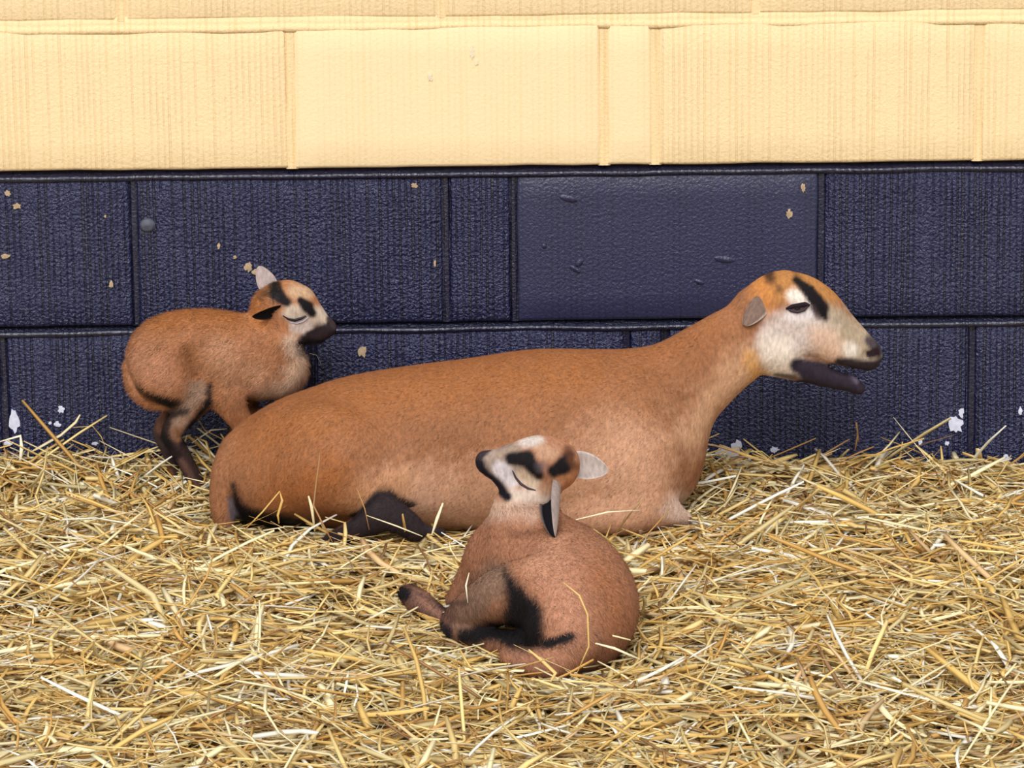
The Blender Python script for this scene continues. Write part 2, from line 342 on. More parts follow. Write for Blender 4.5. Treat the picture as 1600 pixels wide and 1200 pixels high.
# ------------------------------------------------------------------ signed distance bodies
class Field:
    def __init__(s, lo, hi, h):
        s.lo = np.array(lo, float); s.h = h
        s.n = np.ceil((np.array(hi) - s.lo) / h).astype(int) + 1
        s.D = np.full(s.n, 0.06, dtype=np.float32)
    def box(s, lo, hi):
        a = np.clip(np.floor((np.array(lo) - s.lo) / s.h).astype(int), 0, s.n); b = np.clip(np.ceil((np.array(hi) - s.lo) / s.h).astype(int) + 1, 0, s.n)
        return a, b
    def grid(s, a, b):
        ax = [(s.lo[i] + s.h * np.arange(a[i], b[i])).astype(np.float32) for i in range(3)]
        return np.meshgrid(*ax, indexing='ij')
    def merge(s, a, b, d, k, sub=False):
        sl = tuple(slice(a[i], b[i]) for i in range(3)); A = s.D[sl]
        if sub: A = -A
        h = np.maximum(k - np.abs(A - d), 0) / k
        r = np.minimum(A, d) - h * h * k * 0.25
        s.D[sl] = -r if sub else r
    def chain(s, pts, rl, rv, lat=(0, 1, 0), k=0.01, sub=False, res=5, cap=1.0):
        pts = np.array(pts, float); rl = np.array(rl, float); rv = np.array(rv, float)
        A = np.column_stack([pts, rl, rv]); n = len(A)
        if n > 2:
            out = []
            for i in range(n - 1):
                p0 = A[max(i - 1, 0)]; p1 = A[i]; p2 = A[i + 1]; p3 = A[min(i + 2, n - 1)]
                for t in np.arange(res) / res:
                    out.append(0.5 * ((2 * p1) + (-p0 + p2) * t + (2 * p0 - 5 * p1 + 4 * p2 - p3) * t * t + (-p0 + 3 * p1 - 3 * p2 + p3) * t ** 3))
            out.append(A[-1]); A = np.array(out)
        A[:, 3:] = np.maximum(A[:, 3:], 0.002)
        m_ = A[:, 3:].max() + k + 3 * s.h
        a, b = s.box(A[:, :3].min(0) - m_, A[:, :3].max(0) + m_)
        if np.any(b <= a): return
        T = np.full(b - a, 1.0, dtype=np.float32)
        lat = np.array(lat, float)
        for i in range(len(A) - 1):
            p, q = A[i, :3], A[i + 1, :3]; ba = q - p; L = np.linalg.norm(ba)
            if L < 1e-6: continue
            tn = ba / L; l_ = lat - tn * (lat @ tn)
            if np.linalg.norm(l_) < 1e-3: l_ = np.array([1.0, 0, 0]) - tn * tn[0]
            l_ /= np.linalg.norm(l_); v_ = np.cross(tn, l_)
            mm = max(A[i, 3:].max(), A[i + 1, 3:].max()) + k + 3 * s.h
            a2, b2 = s.box(np.minimum(p, q) - mm, np.maximum(p, q) + mm)
            X, Y, Z = s.grid(a2, b2)
            X = X - p[0]; Y = Y - p[1]; Z = Z - p[2]
            al = X * tn[0] + Y * tn[1] + Z * tn[2]
            t = np.clip(al / L, 0, 1); ex = al - t * L
            e1 = X * l_[0] + Y * l_[1] + Z * l_[2]; e2 = X * v_[0] + Y * v_[1] + Z * v_[2]
            r1 = A[i, 3] + (A[i + 1, 3] - A[i, 3]) * t; r2 = A[i, 4] + (A[i + 1, 4] - A[i, 4]) * t
            r0 = np.minimum(r1, r2) * cap
            u0 = ex / r0; u1 = e1 / r1; u2 = e2 / r2
            k0 = np.sqrt(u0 * u0 + u1 * u1 + u2 * u2) + 1e-9
            k1 = np.sqrt((u0 / r0) ** 2 + (u1 / r1) ** 2 + (u2 / r2) ** 2) + 1e-6
            d = k0 * (k0 - 1) / k1
            sl = tuple(slice(a2[j] - a[j], b2[j] - a[j]) for j in range(3))
            T[sl] = np.minimum(T[sl], d)
        s.merge(a, b, T, k, sub)
    def pc(s, st, k=0.01, lat=(0, 1, 0), sub=False, cap=1.0, r=None):
        """chain given as photograph stations: (px, py, d, r_vertical_px, r_lateral_px)"""
        pts = [P(q[0], q[1], q[2]) for q in st]; sc = [1 / S(q[2]) for q in st]
        s.chain(pts, [(q[4] if len(q) > 4 else q[3]) * c for q, c in zip(st, sc)], [q[3] * c for q, c in zip(st, sc)], lat, k, sub, cap=cap)
    def surface(s):
        D = s.D; h = s.h; neg = D < 0
        nx, ny, nz = D.shape
        acc = np.zeros((nx - 1, ny - 1, nz - 1, 3), dtype=np.float32); cnt = np.zeros((nx - 1, ny - 1, nz - 1), dtype=np.float32)
        for ax in range(3):
            sl0 = [slice(None)] * 3; sl1 = [slice(None)] * 3; sl0[ax] = slice(0, -1); sl1[ax] = slice(1, None)
            d0 = D[tuple(sl0)]; d1 = D[tuple(sl1)]
            cross = (d0 < 0) != (d1 < 0)
            t = np.where(cross, d0 / np.where(cross, d0 - d1, 1), 0)
            o = [q for q in range(3) if q != ax]
            for da in (0, 1):
                for db in (0, 1):
                    src = [None] * 3; src[ax] = slice(0, None)
                    src[o[0]] = slice(da, D.shape[o[0]] - 1 + da); src[o[1]] = slice(db, D.shape[o[1]] - 1 + db)
                    c = cross[tuple(src)]; tt = t[tuple(src)]
                    cnt += c; acc[..., ax] += np.where(c, tt, 0); acc[..., o[0]] += c * da; acc[..., o[1]] += c * db
        act = cnt > 0; idx = np.full(act.shape, -1, dtype=np.int64); N = int(act.sum()); idx[act] = np.arange(N)
        ijk = np.argwhere(act); v = (ijk + acc[act] / cnt[act][:, None]) * h + s.lo
        F_ = []
        for ax in range(3):
            o = [q for q in range(3) if q != ax]
            sl0 = [slice(1, -1)] * 3; sl1 = [slice(1, -1)] * 3; sl0[ax] = slice(0, -1); sl1[ax] = slice(1, None)
            a = neg[tuple(sl0)]; b = neg[tuple(sl1)]
            for flag, inv in ((a & ~b, False), (~a & b, True)):
                e = np.argwhere(flag); 
                if not len(e): continue
                e[:, o[0]] += 1; e[:, o[1]] += 1
                q = []
                for (da, db) in ((-1, -1), (0, -1), (0, 0), (-1, 0)):
                    c = e.copy(); c[:, o[0]] += da; c[:, o[1]] += db; q.append(idx[c[:, 0], c[:, 1], c[:, 2]])
                q = np.stack(q, 1)
                if inv != (ax == 1): q = q[:, ::-1]
                F_.append(q)
        return v, np.concatenate(F_)
    def sample(s, p):
        i = np.round((p - s.lo) / s.h).astype(int); ok = np.all((i >= 0) & (i < s.n), axis=-1)
        i = np.clip(i, 0, s.n - 1); d = s.D[i[..., 0], i[..., 1], i[..., 2]]
        return np.where(ok, d, 1.0)

def smoothstep(a, b, x):
    t = np.clip((x - a) / (b - a), 0, 1); return t * t * (3 - 2 * t)
def vnoise(p, sc, seed=0):
    return np.array([noise.noise(Vector((x * sc + seed, y * sc, z * sc))) for x, y, z in p])

class Coat:
    """coat markings, mirrored on both flanks of the animal (mid-plane at distance dm from the wall)"""
    def __init__(s, v, base, dm, dm_of=None, ref_px=800):
        s.v = v
        y0 = -(dm if dm_of is None else dm_of(v))
        off = np.abs(v[:, 1] - y0)
        p = v.copy(); p[:, 1] = y0
        slope = (CAM_H - 0.2) / (DIST - dm); sx = P(ref_px, 600, dm)[0] / (DIST - dm)
        p[:, 2] = v[:, 2] - off * slope; p[:, 0] = v[:, 0] + off * sx
        s.px, s.py = proj(p)
        s.near = v[:, 1] < y0
        s.nz = vnoise(v, 55.0) * 0.6 + vnoise(v, 140.0, 7) * 0.5
        s.c = np.tile(np.array(base, float), (len(v), 1))
        big = vnoise(v, 11.0, 3)
        s.c *= (1 + 0.13 * big + 0.09 * vnoise(v, 30.0, 5))[:, None]
    def stroke(s, pts, r, soft, col, amt=1.0, rag=0.35, mask=None):
        d = np.full(len(s.v), 1e9); pts = [(q if len(q) == 3 else (*q, r)) for q in pts]
        if len(pts) == 1: pts = pts * 2
        for a, b in zip(pts[:-1], pts[1:]):
            ax, ay, ar = a; bx, by, br = b; dx, dy = bx - ax, by - ay; L = dx * dx + dy * dy + 1e-9
            t = np.clip(((s.px - ax) * dx + (s.py - ay) * dy) / L, 0, 1)
            d = np.minimum(d, np.hypot(s.px - ax - t * dx, s.py - ay - t * dy) - (ar + (br - ar) * t))
        w = amt * (1 - smoothstep(-soft * 0.5, soft * 0.5, d + s.nz * soft * rag))
        if mask is not None: w = w * mask
        s.c = s.c * (1 - w[:, None]) + np.array(col)[None, :] * w[:, None]

def hair(parent, me, cols, count, length, width, flow, seed, lift=0.35, weight=None, jitter=0.3, bright=0.32):
    """short coat hairs: one tapered blade each"""
    rg = np.random.default_rng(seed)
    nv = len(me.vertices); co = np.empty(nv * 3, dtype=np.float32); me.vertices.foreach_get('co', co); co = co.reshape(-1, 3)
    no = np.empty(nv * 3, dtype=np.float32); me.vertex_normals.foreach_get('vector', no); no = no.reshape(-1, 3)
    nl = len(me.loops); vi = np.empty(nl, dtype=np.int32); me.loops.foreach_get('vertex_index', vi); q = vi.reshape(-1, 4)
    ar = np.linalg.norm(np.cross(co[q[:, 2]] - co[q[:, 0]], co[q[:, 3]] - co[q[:, 1]]), axis=1)
    ar = ar * np.where(no[q[:, 0], 1] > 0.35, 0.35, 1.0)
    pk = rg.choice(len(q), count, p=ar / ar.sum())
    a = rg.random(count); b = rg.random(count)
    w = np.stack([(1 - a) * (1 - b), a * (1 - b), a * b, (1 - a) * b], 1)[:, :, None]
    p = (co[q[pk]] * w).sum(1); n = (no[q[pk]] * w).sum(1); n /= np.linalg.norm(n, axis=1)[:, None] + 1e-9
    c = (cols[q[pk]] * w).sum(1)
    f = flow(p); f = f + rg.normal(0, jitter, (count, 3)); f = f - n * (f * n).sum(1)[:, None]; f /= np.linalg.norm(f, axis=1)[:, None] + 1e-9
    lscale = length(p) if callable(length) else length
    L = lscale * rg.uniform(0.6, 1.25, count)
    lf = lift * rg.uniform(0.5, 1.5, count)
    dirv = f + n * lf[:, None]; dirv /= np.linalg.norm(dirv, axis=1)[:, None]
    side = np.cross(dirv, n); side /= np.linalg.norm(side, axis=1)[:, None] + 1e-9
    root = p - n * 0.0008; hw = (width * rg.uniform(0.7, 1.3, count))[:, None] * 0.5
    tip = root + dirv * L[:, None] - n * (0.12 * L)[:, None]
    v = np.stack([root - side * hw, root + side * hw, tip], 1).reshape(-1, 3)
    fidx = np.arange(count * 3).reshape(-1, 3)
    g = np.cross(v[1::3] - v[0::3], v[2::3] - v[0::3]); bad = (g * n).sum(1) < 0
    fidx[bad] = fidx[bad][:, ::-1]
    hm = mesh('coat_hair', v, fidx)
    clump = vnoise(p * np.array([1, 1, 0.45]), 210.0, 2) * 0.22 + vnoise(p, 70.0, 4) * 0.10
    cc = c * (1 + rg.normal(0, bright, count) + clump)[:, None]
    cc = np.clip(cc, 0.003, 1)
    set_col(hm, np.repeat(cc, 3, axis=0))
    hm.normals_split_custom_set_from_vertices(np.repeat(n, 3, axis=0).astype(np.float32))
    o = obj('coat_hair', hm, M_HAIR, parent); o['kind'] = 'stuff'
    return o

def tube(name, pts, r, mat, parent, n=8, flat=1.0):
    pts = [Vector(p) for p in pts]; v = []; f = []
    for i, p in enumerate(pts):
        t = (pts[min(i + 1, len(pts) - 1)] - pts[max(i - 1, 0)]).normalized()
        a = t.cross(Vector((0, 1, 0))).normalized(); b = a.cross(t)
        rr = r[i] if isinstance(r, (list, tuple)) else r
        for k in range(n):
            an = 2 * math.pi * k / n; v.append(p + a * math.cos(an) * rr + b * math.sin(an) * rr * flat)
    for i in range(len(pts) - 1):
        for k in range(n): f.append((i * n + k, i * n + (k + 1) % n, (i + 1) * n + (k + 1) % n, (i + 1) * n + k))
    return obj(name, mesh(name, v, f), mat, parent)
def on_body(bvh, px, py, push=0.0):
    v = _f + _r * (px - 800) / F - _u * (py - 600) / F
    hit = bvh.ray_cast(Vector(CAM), Vector(v).normalized())
    if hit[0] is None: return Vector(P(px, py, 0.2)), Vector((0, -1, 0))
    return hit[0] + hit[1] * push, hit[1]

def ear(name, base, tip, width, face, curl, c_in, c_out, parent, droop=0.0, thick=0.0022, rim=None):
    """leaf-shaped, cupped ear with an inner and an outer skin; face = direction the inner side looks"""
    base = np.array(base, float); tip = np.array(tip, float); ax = tip - base; L = np.linalg.norm(ax); ax /= L
    fc = np.array(face, float); fc -= ax * (fc @ ax); fc /= np.linalg.norm(fc); sd_ = np.cross(ax, fc)
    nu, nw = 15, 11; V = {0: [], 1: []}; C = {0: [], 1: []}
    for side in (0, 1):
        for i in range(nu):
            u = math.sin(i / (nu - 1) * math.pi / 2)
            hw = 0.5 * width * (math.sin(math.pi * min(1, (u * 0.86 + 0.14)) ** 0.8)) ** 0.5 * (1.0 if u < .5 else 1 - 0.12 * (u - .5) / .5)
            if i == nu - 1: hw = width * 0.03
            for j in range(nw):
                w = j / (nw - 1) * 2 - 1
                ang = w * curl
                x = hw * (math.sin(ang) / max(curl, 1e-3)); y = hw * (1 - math.cos(ang)) / max(curl, 1e-3)
                p = base + ax * (u * L) + sd_ * x + fc * (y + (thick if side == 0 else -thick) * 0.5 * (1 - abs(w) ** 4) * (1 - u ** 6)) + np.array([0, 0, -droop * u * u])
                V[side].append(p)
                c = np.array(c_in if side == 0 else c_out, float)
                if rim is not None and (abs(w) > 0.8): c = c * 0.4 + np.array(rim) * 0.6
                C[side].append(c * (1 + 0.12 * noise.noise(Vector((u * 9, w * 5, 3)))))
    n0 = nu * nw; v = V[0] + V[1]; f = []
    for i in range(nu - 1):
        for j in range(nw - 1):
            a = i * nw + j; f.append((a, a + 1, a + nw + 1, a + nw)); f.append((n0 + a, n0 + a + nw, n0 + a + nw + 1, n0 + a + 1))
    for i in range(nu - 1):
        for j in (0, nw - 1):
            a = i * nw + j; f.append((a, a + nw, n0 + a + nw, n0 + a) if j == 0 else (a, n0 + a, n0 + a + nw, a + nw))
    me = mesh(name, v, f); set_col(me, np.array(C[0] + C[1]))
    return obj(name, me, M_COAT, parent)

def root_empty(name, loc, label, cat, group=None):
    o = bpy.data.objects.new(name, None); COL.objects.link(o); o.empty_display_size = 0.05
    tag(o, label, cat, group); return o
BLACK = lin(22, 18, 20); FIELDS = []

# ------------------------------------------------------------------ ewe
def build_ewe():
    root = root_empty('sheep', (0, 0, 0), 'large chestnut brown ewe lying along the navy wall with open mouth', 'sheep', 'brown sheep in the pen')
    lo = np.minimum(P(300, 870, 0.5), P(300, 870, 0.05)); hi = np.maximum(P(1400, 390, 0.05), P(1400, 390, 0.5))
    fd = Field((lo[0] - 0.02, -0.50, -0.10), (hi[0] + 0.02, -0.07, hi[2] + 0.02), 0.0036)
    fd.pc([(388, 758, .29, 50, 72), (422, 736, .28, 86, 105), (480, 722, .27, 104, 130), (560, 708, .26, 120, 150), (650, 701, .26, 129, 160), (750, 694, .26, 135, 162),
           (850, 687, .26, 142, 155), (930, 690, .26, 138, 140), (982, 702, .26, 118, 118), (1005, 716, .26, 92, 95)], k=0.02)
    fd.pc([(930, 682, .26, 112, 105), (1000, 645, .26, 98, 88), (1060, 605, .255, 77, 66), (1110, 567, .25, 66, 56), (1155, 536, .245, 60, 48), (1190, 515, .24, 50, 42)], k=0.035)
    fd.pc([(455, 690, .32, 60, 50), (520, 720, .378, 82, 58), (585, 755, .385, 52, 45)], k=0.035)     # near thigh
    fd.pc([(455, 690, .22, 60, 50), (540, 740, .16, 70, 45)], k=0.035)
    fd.pc([(955, 650, .325, 60, 45), (985, 715, .345, 62, 42), (1000, 770, .35, 42, 35)], k=0.045)   # near shoulder
    fd.pc([(985, 715, .18, 60, 42), (1000, 770, .17, 42, 35)], k=0.045)
    fd.pc([(900, 800, .345, 30, 26), (975, 806, .36, 30, 24), (1040, 804, .35, 20, 18), (1070, 810, .34, 12, 12)], k=0.025)  # folded foreleg
    fd.pc([(1000, 800, .2, 26, 24), (1060, 800, .2, 18, 18)], k=0.02)
    # hind shank, black
    fd.pc([(520, 846, .40, 16, 16), (565, 823, .42, 20, 19), (605, 800, .425, 31, 24), (632, 808, .425, 30, 24), (650, 828, .42, 20, 18)], k=0.008)
    fd.pc([(650, 822, .42, 10, 10), (690, 832, .42, 8, 9)], k=0.006)
    # tail
    fd.pc([(372, 705, .30, 24, 24), (352, 745, .315, 21, 22), (346, 790, .325, 18, 18), (354, 830, .33, 14, 14)], k=0.018)
    # head
    fd.pc([(1182, 490, .24, 44, 40), (1224, 485, .24, 61, 46), (1262, 499, .24, 60, 43), (1299, 523, .24, 46, 33), (1334, 545, .24, 34, 27), (1354, 555, .24, 25, 25)], k=0.014)
    fd.pc([(1212, 538, .24, 46, 40), (1220, 542, .24, 42, 38)], k=0.009)
    fd.pc([(1222, 472, .24, 40, 50), (1252, 476, .24, 30, 49)], k=0.02)                              # brow
    fd.pc([(1205, 556, .24, 32, 26), (1258, 574, .24, 24, 20), (1300, 590, .24, 17, 16), (1327, 598, .24, 14, 15), (1342, 607, .24, 10, 13)], k=0.006)
    for sg in (-1, 1):
        fd.pc([(1354, 553, .24 + sg * 0.021, 6, 6), (1367, 547, .24 + sg * 0.021, 7, 6)], k=0.004, sub=True)
    fd.pc([(628, 650, .462, 50, 70), (655, 720, .468, 58, 72), (665, 770, .47, 50, 66)], k=0.05, sub=True)   # hollow of the flank
    # mouth slit
    fd.pc([(1300, 572, .24, 4, 40), (1345, 584, .24, 6, 40)], k=0.006, sub=True)
    v, f = fd.surface(); FIELDS.append(fd)
    me = mesh('body', v, f); body = obj('body', me, M_COAT, root)
    def dm_of(v):
        return np.full(len(v), 0.26)
    ct = Coat(v, lin(148, 99, 67), 0.26, dm_of, 760)
    T = lin
    ct.stroke([(400, 660), (520, 600), (700, 565), (860, 545), (1000, 560), (1100, 520)], 26, 90, T(142, 88, 50), 0.75)
    # paler lower flank, throat and chest
    ct.stroke([(640, 800), (760, 800), (900, 770), (960, 760)], 62, 100, T(206, 164, 138), 1.0)
    ct.stroke([(980, 700), (1000, 780), (900, 800)], 60, 110, T(198, 150, 118), 0.85)
    ct.stroke([(1050, 792), (1095, 795)], 22, 30, T(196, 168, 150), 0.9)
    ct.stroke([(1075, 680, 22), (1120, 625, 26), (1160, 580, 30)], 26, 60, T(206, 160, 124), 0.9)
    ct.stroke([(570, 790), (620, 760)], 30, 60, T(198, 142, 98), 0.7)
    ct.stroke([(420, 690), (600, 620), (760, 600), (900, 590)], 30, 90, T(158, 96, 48), 0.5)
    ct.stroke([(520, 740), (450, 770)], 30, 80, T(166, 96, 40), 0.5)
    ct.stroke([(960, 610), (1010, 640)], 20, 60, T(146, 92, 52), 0.45)
    ct.stroke([(700, 770), (820, 760), (900, 730)], 40, 90, T(186, 134, 98), 0.5)
    # black under the tail, in the groin and on the shank
    ct.stroke([(372, 755, 5), (378, 785, 11), (398, 810, 20), (440, 814, 20), (488, 822, 15)], 12, 16, BLACK)
    ct.stroke([(366, 776, 3), (371, 802, 7), (388, 824, 7)], 6, 8, T(92, 88, 98), 0.9)
    ct.stroke([(593, 775, 8), (606, 768, 14)], 8, 16, BLACK)
    shank = ((v[:, 1] < -0.385) & (ct.py > 755) & (ct.px < 700) & (ct.px > 500)).astype(float)
    ct.stroke([(510, 855, 22), (565, 822, 24), (608, 797, 36), (640, 812, 34), (700, 830, 12)], 26, 10, T(46, 36, 38), mask=shank)
    ct.stroke([(595, 765, 5), (560, 800, 5)], 5, 8, BLACK, 0.7, mask=shank)
    # face
    ct.stroke([(1330, 545, 26), (1360, 556, 40)], 30, 20, T(150, 132, 116), 1)
    ct.stroke([(1345, 580, 16), (1375, 580, 16)], 14, 8, T(60, 50, 52), 1)
    ct.stroke([(1262, 600, 16), (1300, 622, 22), (1350, 630, 22)], 20, 10, T(40, 32, 40), 1)
    ct.stroke([(1215, 450), (1260, 440), (1290, 465)], 26, 30, T(172, 118, 66), 0.9)
    ct.stroke([(1188, 445), (1196, 480)], 16, 24, T(190, 124, 66), 0.8)
    ct.stroke([(1295, 500), (1330, 525), (1352, 540)], 24, 26, T(166, 146, 122), 1)
    ct.stroke([(1225, 525), (1260, 520)], 36, 40, T(222, 206, 198), 1)
    ct.stroke([(1210, 555), (1218, 568)], 30, 34, T(228, 212, 196), 1)
    ct.stroke([(1285, 530), (1300, 548)], 22, 26, T(220, 184, 158), 0.9)
    ct.stroke([(1328, 548)], 12, 16, T(226, 214, 200), 0.9)
    ct.stroke([(1186, 590), (1172, 560)], 12, 18, T(204, 148, 84), 0.8)
    ct.stroke([(1240, 462), (1258, 470)], 12, 14, T(224, 208, 192), 0.95)
    ct.stroke([(1235, 495), (1262, 492)], 10, 14, T(232, 222, 222), 0.95)
    ct.stroke([(1244, 438, 6), (1264, 457, 12), (1282, 482, 13), (1288, 497, 6)], 10, 8, BLACK)
    ct.stroke([(1268, 482, 4), (1276, 496, 5)], 4, 8, T(70, 54, 54), .8)
    ct.stroke([(1203, 434)], 9, 12, T(44, 30, 24), 0.9)
    ct.stroke([(1216, 452)], 6, 12, T(70, 48, 30), 0.7)
    # muzzle and lower jaw
    jaw = (ct.py > 553 + (ct.px - 1250) * 0.2)
    ct.stroke([(1246, 572, 12), (1280, 588, 20), (1320, 602, 20), (1350, 612, 14)], 18, 10, T(46, 38, 48), mask=(ct.py > 548 + 0 * ct.px).astype(float))
    ct.stroke([(1312, 566, 8), (1345, 574, 12), (1374, 574, 10)], 10, 8, T(50, 42, 46))
    ct.stroke([(1356, 534, 5), (1376, 552, 9)], 8, 8, T(72, 62, 64))
    ct.stroke([(1358, 554, 6), (1369, 552, 7)], 6, 6, T(34, 18, 22))
    ct.stroke([(1322, 578, 4), (1340, 600, 4)], 4, 6, T(104, 92, 106), 0.8)
    ct.stroke([(1215, 588, 5), (1240, 592, 6)], 5, 8, T(40, 30, 26), .8)
    set_col(me, ct.c)
    bvh = BVHTree.FromPolygons([tuple(x) for x in v], [tuple(x) for x in f])
    # eye
    for s_ in (0, 1):
        p, n = on_body(bvh, 1246, 481, 0.0)
        if s_ == 1: p = Vector((p.x, -0.48 - p.y, p.z))
        sg = 1 if s_ == 0 else -1
        eme = bpy.data.meshes.new('eye'); import bmesh
        bm = bmesh.new(); bmesh.ops.create_uvsphere(bm, u_segments=20, v_segments=12, radius=1.0); bm.to_mesh(eme); bm.free()
        for pl in eme.polygons: pl.use_smooth = True
        e = obj('eye', eme, M_IRIS, root); e.scale = (0.0115, 0.006, 0.0040); e.location = (p.x, p.y + sg * 0.0028, p.z); e.rotation_euler = (0, math.radians(-8), 0)
        pupil = bpy.data.meshes.new('pupil'); bm = bmesh.new(); bmesh.ops.create_uvsphere(bm, u_segments=12, v_segments=8, radius=1.0); bm.to_mesh(pupil); bm.free()
        pu = obj('pupil', pupil, M_EYE, e); pu.scale = (0.45, 0.3, 0.5); pu.location = (0, -0.82 * sg, 0)
        off = Vector((0, -0.0026 * sg, 0))
        def lidpts(ys): return [Vector((p.x + dx / 1140, p.y, p.z + dz / 1140)) + off for dx, dz in ys]
        tube('eyelid', lidpts([(-18, -1), (-9, 2.5), (2, 4), (12, 6), (19, 4)]), [0.0014, 0.003, 0.0036, 0.0034, 0.0016], M_LASH, root, flat=0.7)
        tube('eyelid', lidpts([(-17, 1), (-10, -4), (0, -6), (10, -3), (18, 5)]), [0.0012, 0.002, 0.0022, 0.002, 0.0014], M_LID, root, flat=0.7)
    # ears
    b_, n_ = on_body(bvh, 1190, 462, 0.0)
    t_ = Vector(P(1160, 492, .24)); 
    ear('ear', np.array(b_) + np.array((0.002, 0.006, 0.006)), (t_.x, b_.y - 0.016, t_.z - 0.006), 0.042, (0.50, 0.80, -0.25), 0.8, T(34, 26, 26), T(120, 98, 86), root, rim=T(196, 178, 166))
    ear('ear', (b_.x + .002, -0.48 - b_.y - 0.006, b_.z + .006), (t_.x, -0.48 - b_.y + 0.016, t_.z), 0.042, (0.50, -0.80, -0.25), 0.8, T(34, 26, 26), T(120, 98, 86), root, rim=T(196, 178, 166))
    def flow(p):
        g = np.tile(np.array([-0.8, 0, -0.75]), (len(p), 1)); x, _ = proj(p)
        hd = (x > 1165)[:, None]
        return np.where(hd, np.array([-0.9, 0, 0.35]), g)
    def hl(p):
        x, y_ = proj(p); return np.where(x > 1170, 0.0042, np.where(x > 1100, 0.0065, 0.0085))
    hair(root, me, ct.c, 230000, hl, 0.00075, flow, 11, lift=0.28)
    return root
ewe = build_ewe()

# ------------------------------------------------------------------ standing lamb
def build_standing_lamb():
    root = root_empty('lamb', (0, 0, 0), 'small brown lamb standing hunched against the navy wall behind the ewe', 'lamb', 'brown sheep in the pen')
    a = P(170, 830, .15); b = P(560, 400, .15)
    fd = Field((a[0], -0.28, -0.09), (b[0], -0.02, b[2] + 0.02), 0.0025)
    c = .14
    fd.pc([(240, 562, c, 40, 45), (262, 553, c, 61, 58), (310, 549, c, 66, 64), (360, 554, c, 66, 62), (402, 563, c, 63, 56), (436, 577, c, 46, 46)], k=0.012)
    fd.pc([(246, 588, c + .025, 40, 30), (275, 598, c + .035, 38, 24)], k=0.02)
    fd.pc([(246, 588, c - .025, 40, 30), (275, 598, c - .035, 36, 24)], k=0.02)
    fd.pc([(412, 550, c, 56, 48), (430, 518, c, 46, 40), (438, 492, c + .005, 37, 34)], k=0.018)
    fd.pc([(426, 481, c, 34, 33), (448, 477, c, 38, 36), (474, 489, c, 30, 27), (496, 504, c, 20, 18), (511, 512, c, 15, 15)], k=0.010)
    fd.pc([(455, 505, c, 26, 22), (475, 518, c, 18, 17), (500, 524, c, 11, 12)], k=0.008)
    fd.pc([(465, 476, c, 18, 31), (474, 480, c, 14, 28)], k=0.012)
    fd.pc([(452, 466, c, 26, 26), (469, 470, c, 23, 23)], k=0.008)   # domed forehead
    fd.pc([(514, 505, c + .009, 3.5, 3), (521, 508, c + .008, 3, 3)], k=0.002, sub=True)
    # near hind leg
    fd.pc([(285, 590, c + .03, 40, 22), (318, 608, c + .038, 26, 17), (296, 642, c + .032, 20, 14), (268, 676, c + .025, 16, 12), (282, 705, c + .02, 13, 11), (306, 752, c + .005, 13, 11), (320, 782, c, 14, 12)], k=0.010)
    # far hind leg
    fd.pc([(270, 600, c - .03, 30, 20), (285, 630, c - .035, 20, 14), (252, 672, c - .03, 13, 11), (268, 712, c - .03, 12, 10), (285, 780, c - .035, 12, 11)], k=0.010)
    # near foreleg
    fd.pc([(352, 590, c + .03, 36, 22), (360, 630, c + .036, 25, 17), (382, 668, c + .03, 17, 13), (398, 715, c + .02, 12, 11), (402, 785, c + .015, 12, 11)], k=0.012)
    fd.pc([(372, 600, c - .03, 30, 22), (385, 645, c - .03, 18, 14), (362, 690, c - .025, 12, 11), (352, 735, c - .025, 11, 10), (352, 785, c - .03, 12, 11)], k=0.012)
    fd.pc([(205, 572, c, 13, 14), (211, 604, c + .006, 13, 14), (236, 627, c + .014, 12, 12), (272, 636, c + .022, 8, 8)], k=0.007)
    fd.pc([(312, 535, c + .072, 16), (306, 575, c + .070, 18), (314, 605, c + .066, 14)], k=0.03, sub=True)   # fold before the haunch
    fd.pc([(385, 600, c + .070, 14), (410, 560, c + .070, 14)], k=0.03, sub=True)
    v, f = fd.surface(); FIELDS.append(fd)
    me = mesh('body', v, f); body = obj('body', me, M_COAT, root)
    T = lin
    ct = Coat(v, T(164, 110, 74), c, None, 350)
    ct.stroke([(250, 500), (310, 492), (370, 500)], 18, 44, T(156, 96, 48), 0.8)
    ct.stroke([(225, 570), (260, 590)], 26, 60, T(190, 136, 104), 0.9)
    ct.stroke([(345, 560), (400, 590)], 22, 60, T(196, 148, 114), 0.8)
    ct.stroke([(296, 545), (300, 585)], 10, 26, T(128, 80, 46), 0.75)  # shade of the flank fold, painted into the coat colour
    ct.stroke([(470, 560), (455, 600), (420, 618)], 14, 30, T(212, 180, 152), 0.9)
    ct.stroke([(440, 520), (425, 545)], 10, 30, T(176, 120, 80), 0.7)
    # haunch stripe, hind shank blacks
    ct.stroke([(218, 603, 3), (236, 617, 5), (270, 628, 9), (292, 634, 10)], 6, 7, BLACK)
    leg = (ct.py > 590).astype(float)
    ct.stroke([(240, 690, 24), (290, 730, 30), (330, 800, 40)], 30, 14, T(62, 46, 44), 1, mask=leg * (ct.px < 345))
    ct.stroke([(345, 690, 20), (360, 790, 24), (410, 790, 30)], 20, 14, T(70, 50, 44), 1, mask=leg)
    ct.stroke([(310, 605), (292, 640), (276, 668)], 15, 18, T(150, 120, 100), 0.95, mask=leg)
    ct.stroke([(330, 600, 4), (330, 625, 6), (305, 655, 6), (290, 690, 8)], 6, 10, BLACK, mask=leg)
    ct.stroke([(292, 640, 6), (262, 650, 10), (255, 685, 12), (272, 715, 10)], 8, 12, BLACK, 0.95, mask=leg)
    ct.stroke([(276, 672, 7)], 7, 10, T(130, 84, 58), 0.8, mask=leg)
